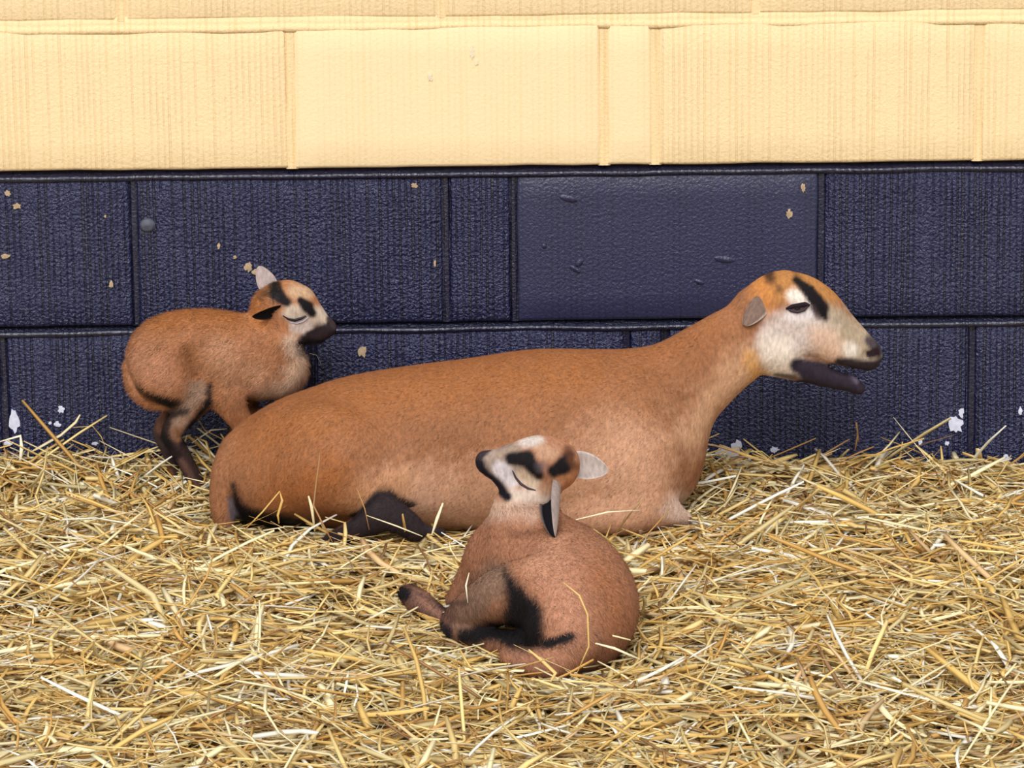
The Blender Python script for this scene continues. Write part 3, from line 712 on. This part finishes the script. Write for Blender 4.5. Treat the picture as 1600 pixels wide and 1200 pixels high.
    ct.stroke([(270, 715, 14), (300, 760, 14), (320, 790, 16)], 12, 8, T(40, 30, 32), mask=leg * (ct.px < 345))
    ct.stroke([(285, 720, 5), (312, 765, 6)], 5, 8, T(112, 82, 74), 0.9, mask=leg)
    ct.stroke([(250, 650, 7), (246, 680, 7)], 7, 8, T(112, 76, 58), 0.8, mask=leg * (~ct.near))
    ct.stroke([(345, 690, 12), (352, 780, 14)], 10, 10, BLACK, mask=leg)
    ct.stroke([(400, 640, 8), (440, 628, 5)], 5, 8, T(40, 30, 32), .8, mask=(v[:, 1] > -c).astype(float))
    ct.stroke([(372, 655, 8), (392, 690, 8)], 8, 12, T(150, 94, 62), .8, mask=leg)
    # head
    ct.stroke([(495, 510, 22), (530, 520, 26)], 20, 12, T(52, 40, 40), 1)
    ct.stroke([(470, 545, 10), (500, 545, 12)], 10, 10, T(40, 32, 34), 1)
    ct.stroke([(476, 530, 9), (498, 532, 12)], 10, 8, T(40, 32, 34), 1)
    ct.stroke([(405, 470), (410, 500)], 14, 20, T(176, 112, 62), 0.9)
    ct.stroke([(455, 490), (480, 495), (500, 492)], 14, 14, T(192, 172, 152), 1)
    ct.stroke([(460, 455), (478, 458)], 12, 14, T(184, 150, 118), 1)
    ct.stroke([(462, 512), (478, 512)], 10, 12, T(216, 200, 188), 1)
    ct.stroke([(455, 530), (460, 545)], 10, 18, T(206, 178, 154), .9)
    ct.stroke([(432, 446, 9), (433, 462, 12), (447, 472, 8)], 9, 8, BLACK)
    ct.stroke([(415, 458), (410, 466)], 6, 10, T(70, 44, 28), .8)
    ct.stroke([(470, 470, 6), (480, 480, 10), (487, 490, 7)], 8, 6, BLACK)
    ct.stroke([(482, 523, 6), (500, 520, 9), (520, 512, 9)], 8, 6, T(44, 34, 36))
    ct.stroke([(514, 498, 4), (524, 510, 6)], 5, 6, T(60, 46, 46))
    ct.stroke([(468, 536, 5), (482, 534, 6)], 6, 9, BLACK)
    set_col(me, ct.c)
    bvh = BVHTree.FromPolygons([tuple(x) for x in v], [tuple(x) for x in f])
    sl = [(442, 493, .0006), (450, 498, .0014), (460, 500, .0022), (470, 497, .002), (478, 493, .0008)]
    p = [on_body(bvh, x, y, 0.0012)[0] for x, y, _ in sl]
    tube('eye', p, [s[2] for s in sl], M_EYE, root, flat=0.7)
    tube('eye', [Vector((q.x, -2 * c - q.y, q.z)) for q in p], [s[2] for s in sl], M_EYE, root, flat=0.7)
    tube('eyelid', [on_body(bvh, x, y, 0.0006)[0] for x, y in [(452, 503), (463, 505), (473, 502), (482, 495)]], [.0006, .0014, .0014, .0006], plain('pale_eyelid', T(186, 180, 190), .7), root, flat=0.7)
    # ears
    b1 = P(425, 458, c - .022); t1 = P(404, 416, c - .034)
    ear('ear', b1, t1, 0.029, (0.1, -0.95, 0.2), 0.5, T(168, 150, 144), T(120, 86, 62), root, rim=T(150, 120, 106))
    b2, n2 = on_body(bvh, 432, 482, 0.0); t2 = P(394, 494, c + 0.055)
    ear('ear', np.array(b2) + np.array((0.004, 0.002, 0)), t2, 0.026, (0.1, -0.8, -0.55), 0.7, T(16, 13, 15), T(176, 116, 70), root, rim=T(90, 60, 44))
    def flow(p):
        x, y = proj(p); g = np.tile(np.array([-0.8, 0, -0.55]), (len(p), 1))
        return np.where((x > 425)[:, None] & (y < 525)[:, None], np.array([-0.8, 0, 0.3]), g)
    def hl(p):
        x, y = proj(p); return np.where((x > 440) & (y < 530), 0.0035, np.where(y > 640, 0.005, np.where(x > 440, 0.012, 0.0095)))
    hair(root, me, ct.c, 85000, hl, 0.00075, flow, 12, lift=0.42, jitter=0.45)
    return root
lamb1 = build_standing_lamb()

# ------------------------------------------------------------------ curled lamb
def build_curled_lamb():
    root = root_empty('lamb', (0, 0, 0), 'small brown lamb curled up on the straw in front of the ewe, muzzle raised', 'lamb', 'brown sheep in the pen')
    a = P(600, 1080, .9); b = P(1030, 660, .9)
    fd = Field((a[0] - .02, -1.16, -0.08), (b[0] + .02, -0.70, b[2] + 0.03), 0.0026)
    fd.pc([(893, 988, 1.0, 72), (908, 950, .965, 91), (890, 905, .905, 84), (850, 885, .86, 82), (805, 882, .83, 68)], k=0.02)
    fd.pc([(820, 860, .84, 66), (812, 808, .85, 47, 44), (832, 765, .86, 44, 40)], k=0.03)
    fd.pc([(775, 868, .82, 46), (742, 905, .81, 30), (718, 938, .80, 22)], k=0.02)                   # chest, near forearm
    c = .865
    fd.pc([(870, 728, c, 40, 36), (846, 722, c, 43, 38), (812, 722, c, 33, 29), (782, 722, c, 22, 20), (758, 719, c, 15, 16)], k=0.010)
    fd.pc([(836, 758, c, 30, 26), (803, 755, c, 22, 18), (777, 738, c, 15, 14), (761, 729, c, 12, 12)], k=0.010)
    fd.pc([(822, 716, c, 18, 32), (834, 722, c, 16, 34)], k=0.014)
    fd.pc([(752, 712, c + .010, 4, 3), (746, 711, c + .008, 3.5, 3)], k=0.002, sub=True)
    fd.pc([(840, 925, .965, 58), (790, 930, .945, 46), (742, 952, .91, 33), (708, 972, .88, 21)], k=0.016)  # thigh to stifle
    fd.pc([(708, 985, .90, 16), (770, 1003, .95, 20), (845, 1008, .99, 22)], k=0.010)
    fd.pc([(636, 927, .79, 15), (652, 938, .80, 20), (675, 957, .82, 19), (698, 975, .84, 18)], k=0.008)    # folded foreleg
    fd.pc([(905, 1006, 1.04, 36), (862, 1034, 1.055, 28), (822, 1032, 1.06, 23), (797, 1024, 1.06, 17)], k=0.010)  # tail
    v, f = fd.surface(); FIELDS.append(fd)
    me = mesh('body', v, f); body = obj('body', me, M_COAT, root)
    T = lin
    head = (v[:, 2] > P(820, 800, c)[2]).astype(float)
    ct = Coat(v, T(160, 110, 82), 0.92, lambda q: np.where(q[:, 2] > P(820, 800, c)[2], c, 0.92), 850)
    # markings and painted crease shade of the trunk follow the flank seen here
    sl = (CAM_H - 0.06) / (DIST - 0.95)
    q = v.copy(); ct2 = proj(q); trunk = 1 - head
    near_px, near_py = ct2
    keep = (ct.px.copy(), ct.py.copy())
    ct.px = np.where(head > 0, keep[0], near_px); ct.py = np.where(head > 0, keep[1], near_py)
    front = trunk * (v[:, 1] < -0.76)
    ct.stroke([(870, 900), (880, 950)], 30, 70, T(184, 132, 104), 0.8, mask=trunk)
    ct.stroke([(940, 900), (965, 960)], 24, 60, T(152, 96, 60), 0.7, mask=trunk)
    ct.stroke([(830, 880), (870, 850)], 14, 40, T(188, 138, 108), 0.7, mask=trunk)
    ct.stroke([(760, 800), (790, 795), (830, 800)], 14, 26, T(206, 172, 150), 0.9, mask=None)
    ct.stroke([(800, 836), (870, 828)], 5, 16, T(112, 72, 50), 0.8, mask=trunk)  # crease between neck and back, its shade painted into the coat
    ct.stroke([(745, 930), (775, 900), (720, 965)], 24, 30, T(136, 106, 88), 0.95, mask=front)
    ct.stroke([(640, 930, 16), (690, 965, 22)], 16, 10, T(112, 80, 68), 1, mask=front)
    ct.stroke([(788, 888, 3), (803, 922, 14), (818, 955, 30), (815, 992, 34)], 12, 18, BLACK, mask=front)
    ct.stroke([(826, 998, 12), (770, 985, 16), (725, 995, 14)], 14, 14, BLACK, mask=front)
    ct.stroke([(790, 965, 16)], 16, 26, T(40, 34, 38), .7, mask=front)
    ct.stroke([(852, 1006, 10), (872, 1000, 8), (892, 994, 6)], 6, 8, BLACK, mask=front)
    ct.stroke([(805, 1030), (880, 1035)], 16, 20, T(168, 118, 92), .8, mask=front * (v[:, 1] < -1.03))
    ct.stroke([(630, 926, 13)], 10, 8, BLACK, mask=front)
    ct.stroke([(655, 966, 12), (695, 988, 14)], 9, 9, T(30, 26, 34), mask=front)
    ct.stroke([(655, 935, 3), (685, 958, 4)], 4, 6, T(150, 108, 86), .7, mask=front)
    ct.stroke([(640, 912, 3), (672, 922, 4), (692, 950, 4)], 4, 6, BLACK, .8, mask=front)
    ct.stroke([(705, 945, 5), (730, 938, 4)], 4, 8, T(48, 34, 38), .7, mask=front)
    # head markings
    H = head
    ct.stroke([(750, 715, 44), (790, 725, 34)], 30, 20, T(150, 130, 116), 1, mask=H)
    ct.stroke([(735, 715, 20), (748, 740, 14)], 14, 8, T(34, 28, 34), 1, mask=H)
    ct.stroke([(890, 740), (880, 770)], 20, 26, T(168, 112, 76), .9, mask=H)
    ct.stroke([(842, 688), (816, 692)], 8, 12, T(188, 174, 164), 1, mask=H)
    ct.stroke([(850, 705), (860, 710)], 12, 16, T(178, 138, 110), .9, mask=H)
    ct.stroke([(785, 712), (805, 705)], 9, 12, T(150, 128, 110), 1, mask=H)
    ct.stroke([(782, 735), (800, 750)], 13, 12, T(206, 196, 198), 1, mask=H)
    ct.stroke([(818, 745), (832, 755)], 13, 14, T(196, 172, 148), 1, mask=H)
    ct.stroke([(800, 772), (830, 775), (850, 775)], 10, 18, T(218, 198, 182), 1, mask=H)
    ct.stroke([(850, 765), (870, 760)], 10, 18, T(190, 142, 108), .8, mask=H)
    ct.stroke([(799, 716, 10), (822, 718, 14), (842, 742, 8)], 10, 8, BLACK, mask=H)
    ct.stroke([(866, 736, 11), (882, 726, 14), (889, 710, 8)], 10, 10, BLACK, mask=H)
    ct.stroke([(845, 730)], 8, 14, T(84, 76, 80), .7, mask=H)
    ct.stroke([(886, 702), (898, 730)], 6, 10, T(96, 58, 38), .8, mask=H)
    ct.stroke([(742, 722, 9), (752, 736, 9), (775, 756, 9), (792, 776, 7)], 8, 7, T(26, 22, 32), mask=H)
    ct.stroke([(748, 710, 9), (764, 702, 5)], 6, 6, T(50, 40, 44), mask=H)
    ct.stroke([(778, 702), (800, 692)], 4, 8, T(130, 110, 98), .8, mask=H)
    set_col(me, ct.c)
    bvh = BVHTree.FromPolygons([tuple(x) for x in v], [tuple(x) for x in f])
    pts = [(801, 735, .0006), (806, 746, .0013), (814, 756, .0016), (825, 763, .0014), (837, 766, .0006)]
    p = [on_body(bvh, x, y, 0.0006)[0] for x, y, _ in pts]
    tube('eye', p, [s[2] for s in pts], M_LID, root, flat=0.7)
    tube('eye', [Vector((w.x, -2 * c - w.y, w.z)) for w in p], [s[2] for s in pts], M_LID, root, flat=0.7)
    tube('mouth', [on_body(bvh, x, y, 0.0004)[0] for x, y in [(748, 731), (758, 742), (770, 750)]], [.0005, .0009, .0005], M_NOSE, root, flat=0.6)
    b1 = P(888, 722, c - .02); t1 = P(950, 736, c - .03)
    ear('ear', b1, t1, 0.034, (0.05, -0.95, 0.25), 0.45, T(178, 162, 154), T(120, 86, 66), root, rim=T(196, 182, 174))
    b2, n2 = on_body(bvh, 874, 766, 0.0); t2 = P(868, 838, c + 0.060)
    ear('ear', np.array(b2) + np.array((0.0, 0.004, 0.006)), np.array(t2) + np.array((0, -0.005, 0)), 0.052, (-0.8, -0.6, 0.0), 1.7, T(16, 13, 18), T(150, 132, 124), root, rim=T(150, 134, 128))
    def flow(p):
        x, y = proj(p); g = np.tile(np.array([0.35, -0.3, -0.8]), (len(p), 1))
        return np.where((y < 775)[:, None], np.array([0.8, 0, 0.1]), g)
    def hl(p):
        x, y = proj(p); return np.where(y < 785, 0.0035, 0.0085)
    hair(root, me, ct.c, 110000, hl, 0.00075, flow, 13, lift=0.36, jitter=0.45)
    return root
lamb2 = build_curled_lamb()

# ------------------------------------------------------------------ straw bedding
def bed_z(x, d):
    x = np.asarray(x, float); d = np.asarray(d, float)
    z = 0.006 * np.sin(x * 5.1 + 1.3) * np.cos(d * 6.3) + 0.005 * np.sin(x * 13 + d * 9) + 0.004 * np.sin(d * 21 - x * 7 + 2)
    z = z + 0.022 * np.clip((-x - 0.25) / 0.4, 0, 1) * np.exp(-(d / 0.12) ** 2)
    z = z - 0.012 * np.clip((x - 0.2) / 0.3, 0, 1) * np.exp(-(d / 0.08) ** 2)
    z = z - 0.014 * np.clip((d - 0.10) / 0.1, 0, 1)
    z = z - 0.014 * np.exp(-((d - 0.40) / 0.13) ** 2) * np.exp(-((x + 0.08) / 0.42) ** 4)
    z = z - 0.018 * np.exp(-((d - 0.93) / 0.21) ** 2) * np.exp(-((x + 0.02) / 0.21) ** 4)
    return z
def strands(x, d, zoff, yaw, pit, L, W, TH, bend, kink, cols):
    """all arrays of length n -> vertices, faces, colours of flattened four-sided stalks along a bent line"""
    n = len(x); K = 5
    t = np.linspace(-0.5, 0.5, K)[None, :]
    dirx = np.cos(yaw); diry = np.sin(yaw)
    s_ = t * L[:, None]
    side = bend[:, None] * (t ** 2 - 0.08) * L[:, None]
    kn = kink[:, None] * np.maximum(t, 0) * L[:, None]
    X = x[:, None] + dirx[:, None] * s_ - diry[:, None] * (side + kn)
    Y = -d[:, None] + diry[:, None] * s_ + dirx[:, None] * (side + kn)
    lift = np.sin(pit)[:, None] * s_ + (0.5 * np.abs(kink))[:, None] * np.maximum(t, 0) * L[:, None] * 0.3
    Z = bed_z(X, -Y) + zoff[:, None] + lift
    Pn = np.stack([X, Y, Z], -1)
    T = np.gradient(Pn, axis=1); T /= np.linalg.norm(T, axis=2)[..., None] + 1e-9
    tw = RNG.normal(0, 0.5, n)
    up = np.stack([np.sin(tw) * -diry, np.sin(tw) * dirx, np.cos(tw)], -1)[:, None, :]
    sd_ = np.cross(T, np.broadcast_to(up, T.shape)); sd_ /= np.linalg.norm(sd_, axis=2)[..., None] + 1e-9
    nn = np.cross(sd_, T)
    tp = np.array([0.75, 1, 1, 0.95, 0.6])[None, :, None]
    w = W[:, None, None] * 0.5 * tp; h = TH[:, None, None] * 0.5 * tp
    ring = np.stack([Pn + sd_ * w, Pn + nn * h, Pn - sd_ * w, Pn - nn * h], 2)      # n,K,4,3
    V = ring.reshape(-1, 3)
    base = (np.arange(n) * K * 4)[:, None, None]; i = (np.arange(K - 1) * 4)[None, :, None]; j = np.arange(4)[None, None, :]; j2 = (j + 1) % 4
    Fq = np.stack([base + i + j, base + i + j2, base + i + 4 + j2, base + i + 4 + j], -1).reshape(-1, 4)
    caps = np.concatenate([np.stack([base[:, 0, 0] + q for q in (3, 2, 1, 0)], 1), np.stack([base[:, 0, 0] + (K - 1) * 4 + q for q in (0, 1, 2, 3)], 1)])
    return Pn, V, np.concatenate([Fq, caps]), np.repeat(cols, K * 4, axis=0)
PAL = np.array([lin(214, 174, 92), lin(226, 196, 124), lin(236, 218, 168), lin(196, 148, 70), lin(168, 122, 64), lin(240, 232, 212), lin(196, 176, 122), lin(136, 98, 58), lin(206, 170, 120)])
PAL = (PAL * 0.94 + PAL.mean(1)[:, None] * 0.06) * 1.05
PW = np.array([.20, .22, .19, .11, .07, .07, .10, .04, .05]); PW = PW / PW.sum()

def make_bed():
    # packed underlayer
    xs = np.linspace(-1.9, 1.9, 200); ds = np.linspace(0.018, 4.2, 220)
    X, Dd = np.meshgrid(xs, ds); Z = bed_z(X, Dd) - 0.016 + RNG.normal(0, 0.003, X.shape)
    v0 = np.stack([X, -Dd, Z], -1).reshape(-1, 3); n = len(xs)
    i = np.arange(len(ds) - 1)[:, None] * n + np.arange(n - 1)[None, :]
    f0 = np.stack([i, i + n, i + n + 1, i + 1], -1).reshape(-1, 4)
    c0 = np.tile(lin(128, 92, 52), (len(v0), 1)) * (1 + RNG.normal(0, 0.2, len(v0)))[:, None]
    Vs = [v0]; Fs = [f0]; Cs = [np.clip(c0, 0.01, 1)]; off = len(v0)
    def add(n, xr, dr, zlo, zhi, Lm, pits, wmul=1.0, dark=1.0):
        nonlocal off
        x = RNG.uniform(*xr, n); d = RNG.uniform(*dr, n)
        L = np.clip(RNG.lognormal(math.log(Lm), 0.5, n), 0.02, 0.17)
        W = np.clip(RNG.lognormal(math.log(0.0048), 0.42, n), 0.0014, 0.011) * wmul; TH = W * RNG.uniform(0.15, 0.5, n)
        yaw = RNG.uniform(0, math.pi * 2, n); pit = RNG.normal(0, pits, n)
        bend = RNG.normal(0, 0.35, n); kink = np.where(RNG.random(n) < 0.25, RNG.normal(0, 0.8, n), 0)
        ci = RNG.choice(len(PAL), n, p=PW); W = W * np.where((ci == 4) | (ci == 7), 0.6, 1.0); TH = TH * np.where((ci == 4) | (ci == 7), 0.6, 1.0)
        col = PAL[ci] * RNG.uniform(0.75, 1.12, n)[:, None] * dark
        zo = RNG.uniform(zlo, zhi, n) + np.abs(np.sin(pit)) * L * 0.25
        st = RNG.bit_generator.state
        Pn, V, Fq, C = strands(x, d, zo, yaw, pit, L, W, TH, bend, kink, np.clip(col, 0.01, 0.9))
        ok = (Pn[:, :, 1].max(1) < -0.017)
        for fd in FIELDS: ok &= fd.sample(Pn).min(1) > -0.004
        K = 20; okv = np.repeat(ok, K); remap = np.cumsum(okv) - 1
        Fk = Fq[okv[Fq[:, 0]]]
        Vs.append(V[okv]); Cs.append(C[okv]); Fs.append(remap[Fk] + off); off += int(okv.sum())
    add(15000, (-0.98, 0.98), (0.02, 1.65), -0.014, 0.000, 0.075, 0.06)
    add(15000, (-0.95, 0.95), (0.02, 1.60), -0.004, 0.010, 0.070, 0.15)
    add(6500, (-0.92, 0.92), (0.02, 1.55), 0.004, 0.016, 0.075, 0.24)
    add(900, (-0.9, 0.9), (0.02, 1.5), 0.000, 0.010, 0.045, 0.5, 0.7)
    add(1300, (-0.95, 0.95), (0.02, 0.12), -0.004, 0.016, 0.075, 0.30)
    add(9000, (-1.8, 1.8), (0.02, 2.6), -0.012, 0.008, 0.085, 0.10)
    me = mesh('straw_bedding', np.concatenate(Vs), np.concatenate(Fs), False)
    set_col(me, np.concatenate(Cs))
    o = obj('straw_bedding', me, M_STRAW)
    return tag(o, 'thick layer of golden straw bedding covering the floor of the pen', 'straw', None, 'stuff')
make_bed()

# single stalks lying on top -----------------------------------------
def stalk_mesh(pts, w, th, name='straw_stalk', taper=0.6):
    pts = np.array(pts, float); n = len(pts)
    T = np.gradient(pts, axis=0); T /= np.linalg.norm(T, axis=1)[:, None]
    up = np.array([0, -0.35, 0.94]); sd_ = np.cross(T, up)
    bad = np.linalg.norm(sd_, axis=1) < 0.15
    sd_[bad] = np.cross(T[bad], np.array([0, 1.0, 0])); sd_ /= np.linalg.norm(sd_, axis=1)[:, None]; nn = np.cross(sd_, T)
    v = []; f = []
    for i in range(n):
        s_ = 1.0 if 0 < i < n - 1 else taper
        for k in range(6):
            a = k / 6 * 2 * math.pi; v.append(pts[i] + sd_[i] * math.cos(a) * w * 0.5 * s_ + nn[i] * math.sin(a) * th * 0.5 * s_)
    for i in range(n - 1):
        for k in range(6): f.append((i * 6 + k, i * 6 + (k + 1) % 6, (i + 1) * 6 + (k + 1) % 6, (i + 1) * 6 + k))
    me = bpy.data.meshes.new(name); me.from_pydata([tuple(q) for q in v], [], f + [tuple(range(5, -1, -1)), tuple(range((n - 1) * 6, n * 6))]); me.update()
    for p in me.polygons: p.use_smooth = True
    return me
VAR = []
for i in range(18):
    L = random.choice([0.07, 0.09, 0.11, 0.13, 0.16]); w = random.uniform(0.003, 0.0062); b = random.gauss(0, 0.10); kk = random.gauss(0, 0.35) if random.random() < 0.4 else 0
    pts = [((t - .5) * L, b * L * ((t - .5) ** 2 * 4 - .5) + kk * max(0, t - .55) * L, 0.004 * math.sin(t * 3.1) + abs(kk) * 0.15 * max(0, t - .55) * L) for t in np.linspace(0, 1, 7)]
    VAR.append((L, w, pts, ('long' if L >= 0.11 else 'short') + (' bent' if abs(kk) > 0.12 or abs(b) > 0.14 else ' straight')))
VM = {}
for nm, mt in (('pale', M_PALE), ('golden', M_GOLD), ('brown', M_BROWN)):
    VM[nm] = []
    for L, w, pts, _ in VAR:
        me = stalk_mesh(pts, w, w * 0.4); me.materials.append(mt); VM[nm].append(me)
ADJ = {'pale': 'pale bleached', 'golden': 'golden yellow', 'brown': 'dull brown'}
REG = {(0, 0): 'at left below the hunched lamb', (1, 0): 'between the ewe and the curled lamb', (2, 0): 'at right below the head of the ewe',
       (0, 1): 'near the bottom left corner', (1, 1): 'in front of the curled lamb', (2, 1): 'near the bottom right corner'}
count = 0; tries = 0
while count < 230 and tries < 5000:
    tries += 1
    px, py = random.uniform(5, 1595), random.uniform(770, 1190)
    # straw surface below that spot
    d = 0.5
    for _ in range(12):
        p = P(px, py, d); d += (p[2] - float(bed_z(p[0], d)) - 0.012) * 4.0 * 0.9
        d = min(max(d, 0.03), 1.8)
    p = P(px, py, d); q = np.array([[p[0], -d, float(bed_z(p[0], d)) + 0.015]])
    if 590 < px < 1020 and 850 < py < 1085: continue
    k = random.randrange(len(VAR)); L = VAR[k][0]; yaw = random.uniform(0, 6.28)
    e = np.array([math.cos(yaw), math.sin(yaw), 0]) * L * .5
    chk = np.array([q[0] + e * s for s in (-1, -.5, 0, .5, 1)])
    if any(fd.sample(chk).min() < 0.006 for fd in FIELDS) or chk[:, 1].max() > -0.03: continue
    nm = random.choices(['pale', 'golden', 'brown'], [.48, .40, .12])[0]
    o = obj('straw_stalk', VM[nm][k]); zz = max(float(bed_z(c_[0], -c_[1])) for c_ in chk)
    o.location = (q[0, 0], q[0, 1], zz + random.uniform(0.010, 0.017)); o.rotation_euler = (random.gauss(0, .15), random.gauss(0, 0.07), yaw)
    reg = REG[(0 if px < 530 else 1 if px < 1060 else 2, 0 if py < 950 else 1)]
    tag(o, f'{VAR[k][3]} {ADJ[nm]} straw stalk lying loose {reg}', 'straw', f'{VAR[k][3]} {nm} straw stalks {reg}'); count += 1

def special(pts, w, mat, label, th=0.45):
    """pts: (px, py, d)"""
    o = obj('straw_stalk', stalk_mesh([P(*q) for q in pts], w, w * th, taper=0.5), mat); tag(o, label, 'straw', 'upright and bent straw stalks'); return o
special([(492, 830, .47), (487, 792, .47), (482, 775, .465)], .0045, M_PALE, 'short bent pale straw stalk propped against the rump of the ewe')
special([(521, 850, .50), (505, 820, .49), (490, 790, .48), (494, 755, .47), (498, 725, .465), (500, 706, .46)], .0026, M_BROWN, 'tall thin straw stalk standing upright before the rump of the ewe')
special([(380, 830, .46), (410, 800, .46), (437, 768, .46), (441, 782, .465), (434, 805, .465), (436, 818, .466)], .0035, M_GOLD, 'straw stalk folded into a peak at the tail of the ewe')
special([(572, 805, .48), (620, 822, .49), (660, 838, .50)], .003, M_PALE, 'thin straw stalk crossing the black hind leg of the ewe')
special([(557, 762, .475), (570, 795, .48), (577, 828, .485)], .0016, M_BROWN, 'fine straw stalk standing before the black hind leg of the ewe')
special([(675, 835, .50), (683, 810, .49), (692, 786, .485)], .005, M_PALE, 'stubby pale straw stalk standing before the belly of the ewe')
special([(45, 708, .03), (60, 700, .035), (95, 680, .03), (118, 660, .03), (125, 648, .028)], .006, M_PALE, 'thick pale straw stalk leaning up the wall at far left')
special([(108, 668, .03), (145, 666, .03), (158, 682, .03), (166, 702, .03)], .0018, M_GOLD, 'thin hooked straw stalk arching against the wall at left')
special([(0, 690, .05), (32, 681, .05), (34, 700, .055), (30, 735, .07)], .006, M_PALE, 'flat straw blade bent over near the left edge below the wall')
special([(335, 735, .12), (322, 690, .12), (305, 682, .11)], .004, M_GOLD, 'straw stalk standing between the legs of the hunched lamb')
special([(300, 692, .11), (330, 672, .11), (355, 670, .11)], .004, M_PALE, 'straw stalk lying level between the legs of the hunched lamb')
special([(355, 690, .115), (320, 672, .11), (310, 655, .11)], .003, M_GOLD, 'straw stalk slanting between the legs of the hunched lamb')
special([(308, 685, .11), (325, 702, .115), (343, 722, .12)], .0045, M_PALE, 'broad pale straw stalk slanting down behind the rump of the ewe')
special([(1342, 690, .04), (1338, 660, .035), (1340, 680, .038), (1336, 705, .045)], .003, M_BROWN, 'short straw stalk standing against the wall beneath the head of the ewe')
special([(1400, 735, .06), (1407, 712, .05), (1410, 690, .04)], .0032, M_GOLD, 'straw stalk leaning up the wall below the pale plaster patch')
special([(1428, 742, .06), (1445, 725, .05), (1455, 717, .045)], .007, M_PALE, 'broad white straw flake standing at the foot of the wall')
special([(1474, 738, .06), (1472, 715, .05), (1470, 697, .04)], .004, M_GOLD, 'straw stalk standing at the wall beside the white flake')
special([(1065, 714, .05), (1095, 711, .045), (1130, 710, .04)], .0055, M_PALE, 'pale straw stalk caught level on the wall near the chest of the ewe')
special([(1105, 725, .045), (1150, 707, .04), (1190, 705, .04), (1212, 722, .045)], .0028, M_GOLD, 'arched straw stalk along the wall to the right of the ewe')
special([(1095, 735, .12), (1105, 775, .16), (1112, 815, .22)], .005, M_GOLD, 'golden stalk of the straw tuft right of the chest of the ewe')
special([(1085, 740, .13), (1095, 780, .17), (1108, 820, .23)], .0045, M_BROWN, 'brown stalk of the straw tuft right of the chest of the ewe')
special([(900, 812, .50), (950, 800, .47), (1000, 797, .45)], .0035, M_PALE, 'long pale straw stalk beside the ear of the curled lamb')
special([(880, 910, 1.10), (905, 930, 1.12), (918, 960, 1.125), (920, 1010, 1.12), (900, 1055, 1.12)], .0022, M_GOLD, 'thin curved straw stalk lying over the rump of the curled lamb')
special([(826, 1015, 1.12), (850, 1035, 1.125), (868, 1052, 1.13), (860, 1065, 1.14)], .005, M_GOLD, 'straw stalk hooked over the tail of the curled lamb')
special([(930, 1005, 1.10), (960, 1013, 1.10), (1000, 1030, 1.10)], .005, M_PALE, 'pale straw stalk at the right foot of the curled lamb')
special([(957, 993, 1.09), (985, 1000, 1.085)], .006, M_PALE, 'short pale straw chip against the right side of the curled lamb')
special([(733, 895, .93), (728, 915, .94), (731, 942, .945)], .0022, M_PALE, 'thin straw stalk hanging before the knee of the curled lamb')
special([(705, 948, .86), (722, 942, .87), (738, 944, .88)], .006, M_PALE, 'pale straw blade tucked beneath the chest of the curled lamb')
special([(620, 945, .82), (600, 955, .83), (570, 970, .84)], .005, M_PALE, 'pale straw stalk touching the hoof of the curled lamb')
special([(483, 552, .07), (495, 555, .06), (502, 570, .06)], .0010, M_PALE, 'single pale straw fibre curling from the chest of the hunched lamb')
special([(440, 640, .19), (455, 630, .19), (468, 620, .185)], .004, M_PALE, 'pale straw stalk behind the back of the ewe by the hunched lamb')
special([(1380, 850, .50), (1390, 910, .60), (1398, 965, .70)], .006, M_PALE, 'long pale straw stalk pointing at the wall in the bedding at right')
special([(1335, 802, .36), (1378, 796, .355)], .007, M_PALE, 'white straw flake lying on the bedding beneath the head of the ewe')
special([(1240, 985, .78), (1300, 1010, .84), (1375, 1070, .95)], .005, M_PALE, 'long bent pale straw stalk in the middle of the right bedding')
special([(1290, 1165, 1.25), (1370, 1160, 1.24)], .008, M_PALE, 'white flat straw flake near the bottom edge at right')
